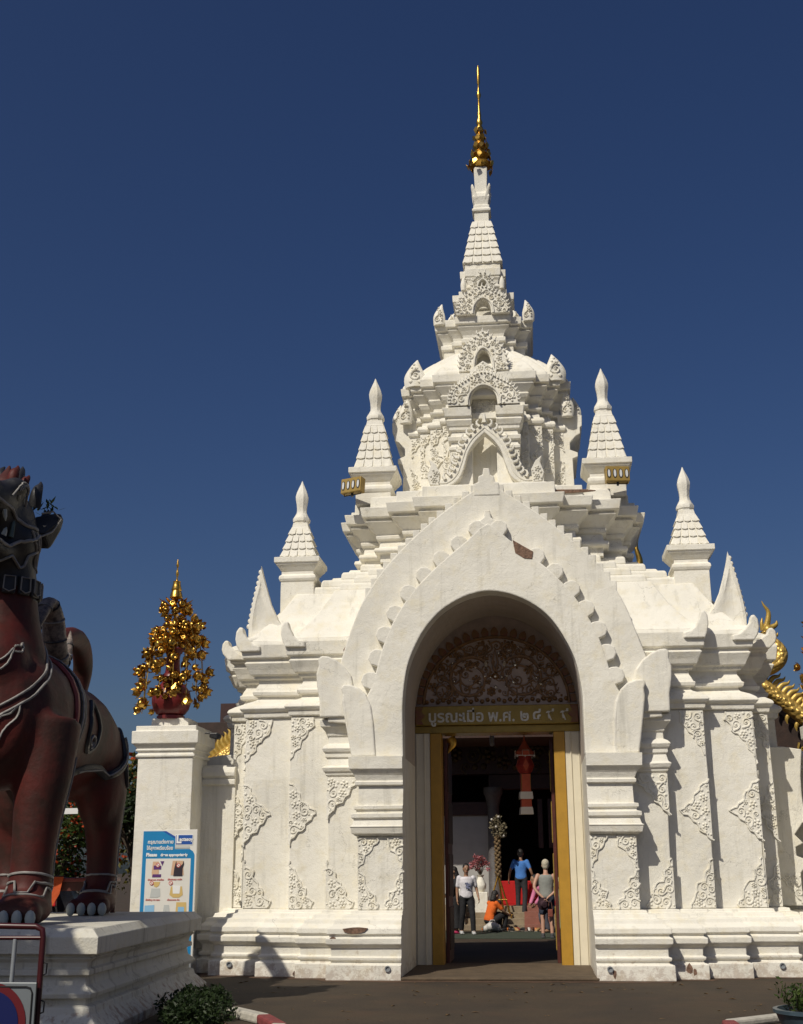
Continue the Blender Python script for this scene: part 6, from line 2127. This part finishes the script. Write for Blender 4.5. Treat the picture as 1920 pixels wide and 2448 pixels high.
person('white-haired man in a grey tank top and shorts, hands clasped behind his back', (.82, 31.55, .012), R(178),
       dict(elL=(.27, .12, 1.12), wrL=(.08, .20, .90), elR=(-.27, .12, 1.12), wrR=(-.07, .21, .92), head=(0, -.03, 1.61)), skin=SKINL, hair=HAIRW, top=F('grey_vest', (.27, .28, .26)), sleeves='none', bottom=F('navy_shorts', (.035, .045, .075)), legs='short', shoes=F('dark_trainer', (.07, .07, .075)), sc=1.04)
person('person in a pink shirt bending down behind the white-haired man', (.78, 34.2, .012), R(-60),
       dict(pelvis=(0, .10, .80), waist=(0, .04, .94), chest=(0, -.08, 1.10), neck=(0, -.2, 1.22), head=(0, -.30, 1.32), shL=(.17, -.12, 1.19), shR=(-.17, -.12, 1.19), elL=(.2, -.22, .92), wrL=(.14, -.34, .74), elR=(-.2, -.22, .92), wrR=(-.14, -.34, .74), hpL=(.09, .1, .76), hpR=(-.09, .1, .76), knL=(.1, -.06, .44), knR=(-.1, -.06, .44)), hair_len=.14, top=F('pink_shirt', (.62, .19, .33)), sleeves='long', bottom=F('grey_skirt', (.10, .10, .13)), female=True, sc=1.0)
person('person in a pale yellow top mostly hidden by the right door frame', (1.28, 33.6, .012), R(160), dict(elL=(.3, .0, 1.15)), skin=SKINL, hair_len=.2, top=F('yellow_top', (.60, .56, .30)), bottom=F('pale_green_cloth', (.38, .48, .28)), legs='skirt', female=True, sc=.98, hair=HAIRB)
# held things
hat = thing('sun_hat', 'dark brimmed hat held behind the white-haired man', 'hat', (.74, 31.30, .80), 0)
MB().lathe([(.02, .09), (.07, .085), (.085, .04), (.09, 0), (.15, -.015), (.15, -.022), (.085, -.01)], 16).build('crown_and_brim', F('hat_dark', (.05, .02, .03)), hat, auto=50, rot=(R(100), 0, R(20)))
bagh = thing('shoulder_bag', 'small reddish brown bag dangling from the hands of the white-haired man', 'bag', (.90, 31.31, .62), 0)
MB().box(-.06, -.03, -.12, .06, .03, .06).build('pouch', F('bag_brown', (.22, .06, .04)), bagh, bevel=.02)
MB().tube([(-.05, 0, .06), (-.03, 0, .2), (.0, .0, .27), (.03, 0, .2), (.05, 0, .06)], .008, 5).build('strap', F('bag_strap', (.16, .06, .04)), bagh)

# ================================================================== THINGS BEYOND THE LION
car = thing('parked_car', 'dark parked car with red tail lights beyond the legs of the lion', 'car', (-10.3, 26.3, 0), R(6))
CARP = mat('car_paint', (.02, .015, .02), .25, .3)
mb = MB()
mb.loft([[(-.85, y, z0), (.85, y, z0), (.85, y, z1 * .55), (w, y, z1), (-w, y, z1), (-.85, y, z1 * .55)] for y, z0, z1, w in [(0, .35, .95, .70), (.12, .25, 1.05, .70), (.6, .22, 1.5, .55), (1.6, .22, 1.52, .55), (2.6, .22, 1.0, .68), (3.9, .25, .85, .66), (4.1, .35, .6, .6)]])
mb.build('car_body', CARP, car, bevel=.05, seg=2)
for s in (-1, 1):
    MB().box(s * .52, -.03, .90, s * .80, .1, 1.02).build('tail_light', mat('tail_light_red', (.6, .02, .03), .3) if 'tail_light_red' not in MATS else MATS['tail_light_red'], car, bevel=.02)
    for y in (.75, 3.2):
        w = MB().lathe([(.30, -.1), (.32, -.06), (.32, .06), (.30, .1), (.2, .1), (.18, .02), (.18, -.02), (.2, -.1)], 20)
        w.xf(Matrix.Rotation(R(90), 4, 'Y'))
        w.build('wheel', BLACK, car, auto=40, loc=(s * .80, y, .32))
MB().box(-.62, .28, 1.1, .62, .34, 1.42).build('rear_window', mat('car_glass', (.02, .025, .03), .08), car)
MB().box(-.85, -.04, .36, .85, .02, .5).build('bumper', mat('bumper', (.12, .02, .02), .5), car, bevel=.03)
scoot = thing('white_post', 'short white bollard post beside the parked car', 'bollard', (-9.55, 25.4, 0), 0)
MB().lathe([(.07, 0), (.07, .75), (.085, .77), (.085, .95), (.05, 1.0)], 14).build('post', mat('bollard_white', (.6, .58, .54), .6), scoot, auto=40)
MB().lathe([(.074, .50), (.074, .70)], 14).build('band', BLACK, scoot, auto=40)
bn = thing('white_stripe', 'white banner strung between the trees beyond the lion', 'stripe', (-10.6, 27.3, 2.82), 0)  # thin plain white bar across the gap between the trees
MB().box(-1.1, 0, 0, 1.1, .02, .13).build('cloth', mat('stripe_white', (.7, .7, .68), .7), bn, jit=.03)
for s in (-1, 1): MB().tube([(s * 1.1, 0, .06), (s * 2.2, .3, .15)], .008, 4).build('cord', BLACK, bn)
tb = thing('offering_table', 'dark red table behind the legs of the lion', 'table', (-6.15, 17.2, 1.05), R(5))
MB().box(-1.1, -.25, .42, 1.0, .25, .47).build('top', mat('table_red', (.22, .03, .025), .4, 0, var=.2, vscale=5), tb, bevel=.01)
MB().box(-1.06, -.22, .30, .96, .22, .418).build('apron', REDWOOD, tb)
for x in (-1.02, .9):
    for y in (-.18, .18): MB().box(x, y - .03, 0, x + .06, y + .03, .42).build('leg', REDWOOD, tb)
tb.location.z = 1.05
oc = thing('orange_cloth', 'orange cloth hanging from the front of the dark red table', 'cloth', (-5.93, 16.93, 1.53), R(5))
MB().prism([(-.17, 0), (.15, 0), (.11, -.22), (.02, -.38), (-.06, -.36)], -.012, .0).build('cloth', F('orange_fabric', (.55, .09, .02)), oc, jit=.015)

for o in COL.objects:
    if o.parent is None and 'kind' not in o and 'category' in o: o['kind'] = 'thing'
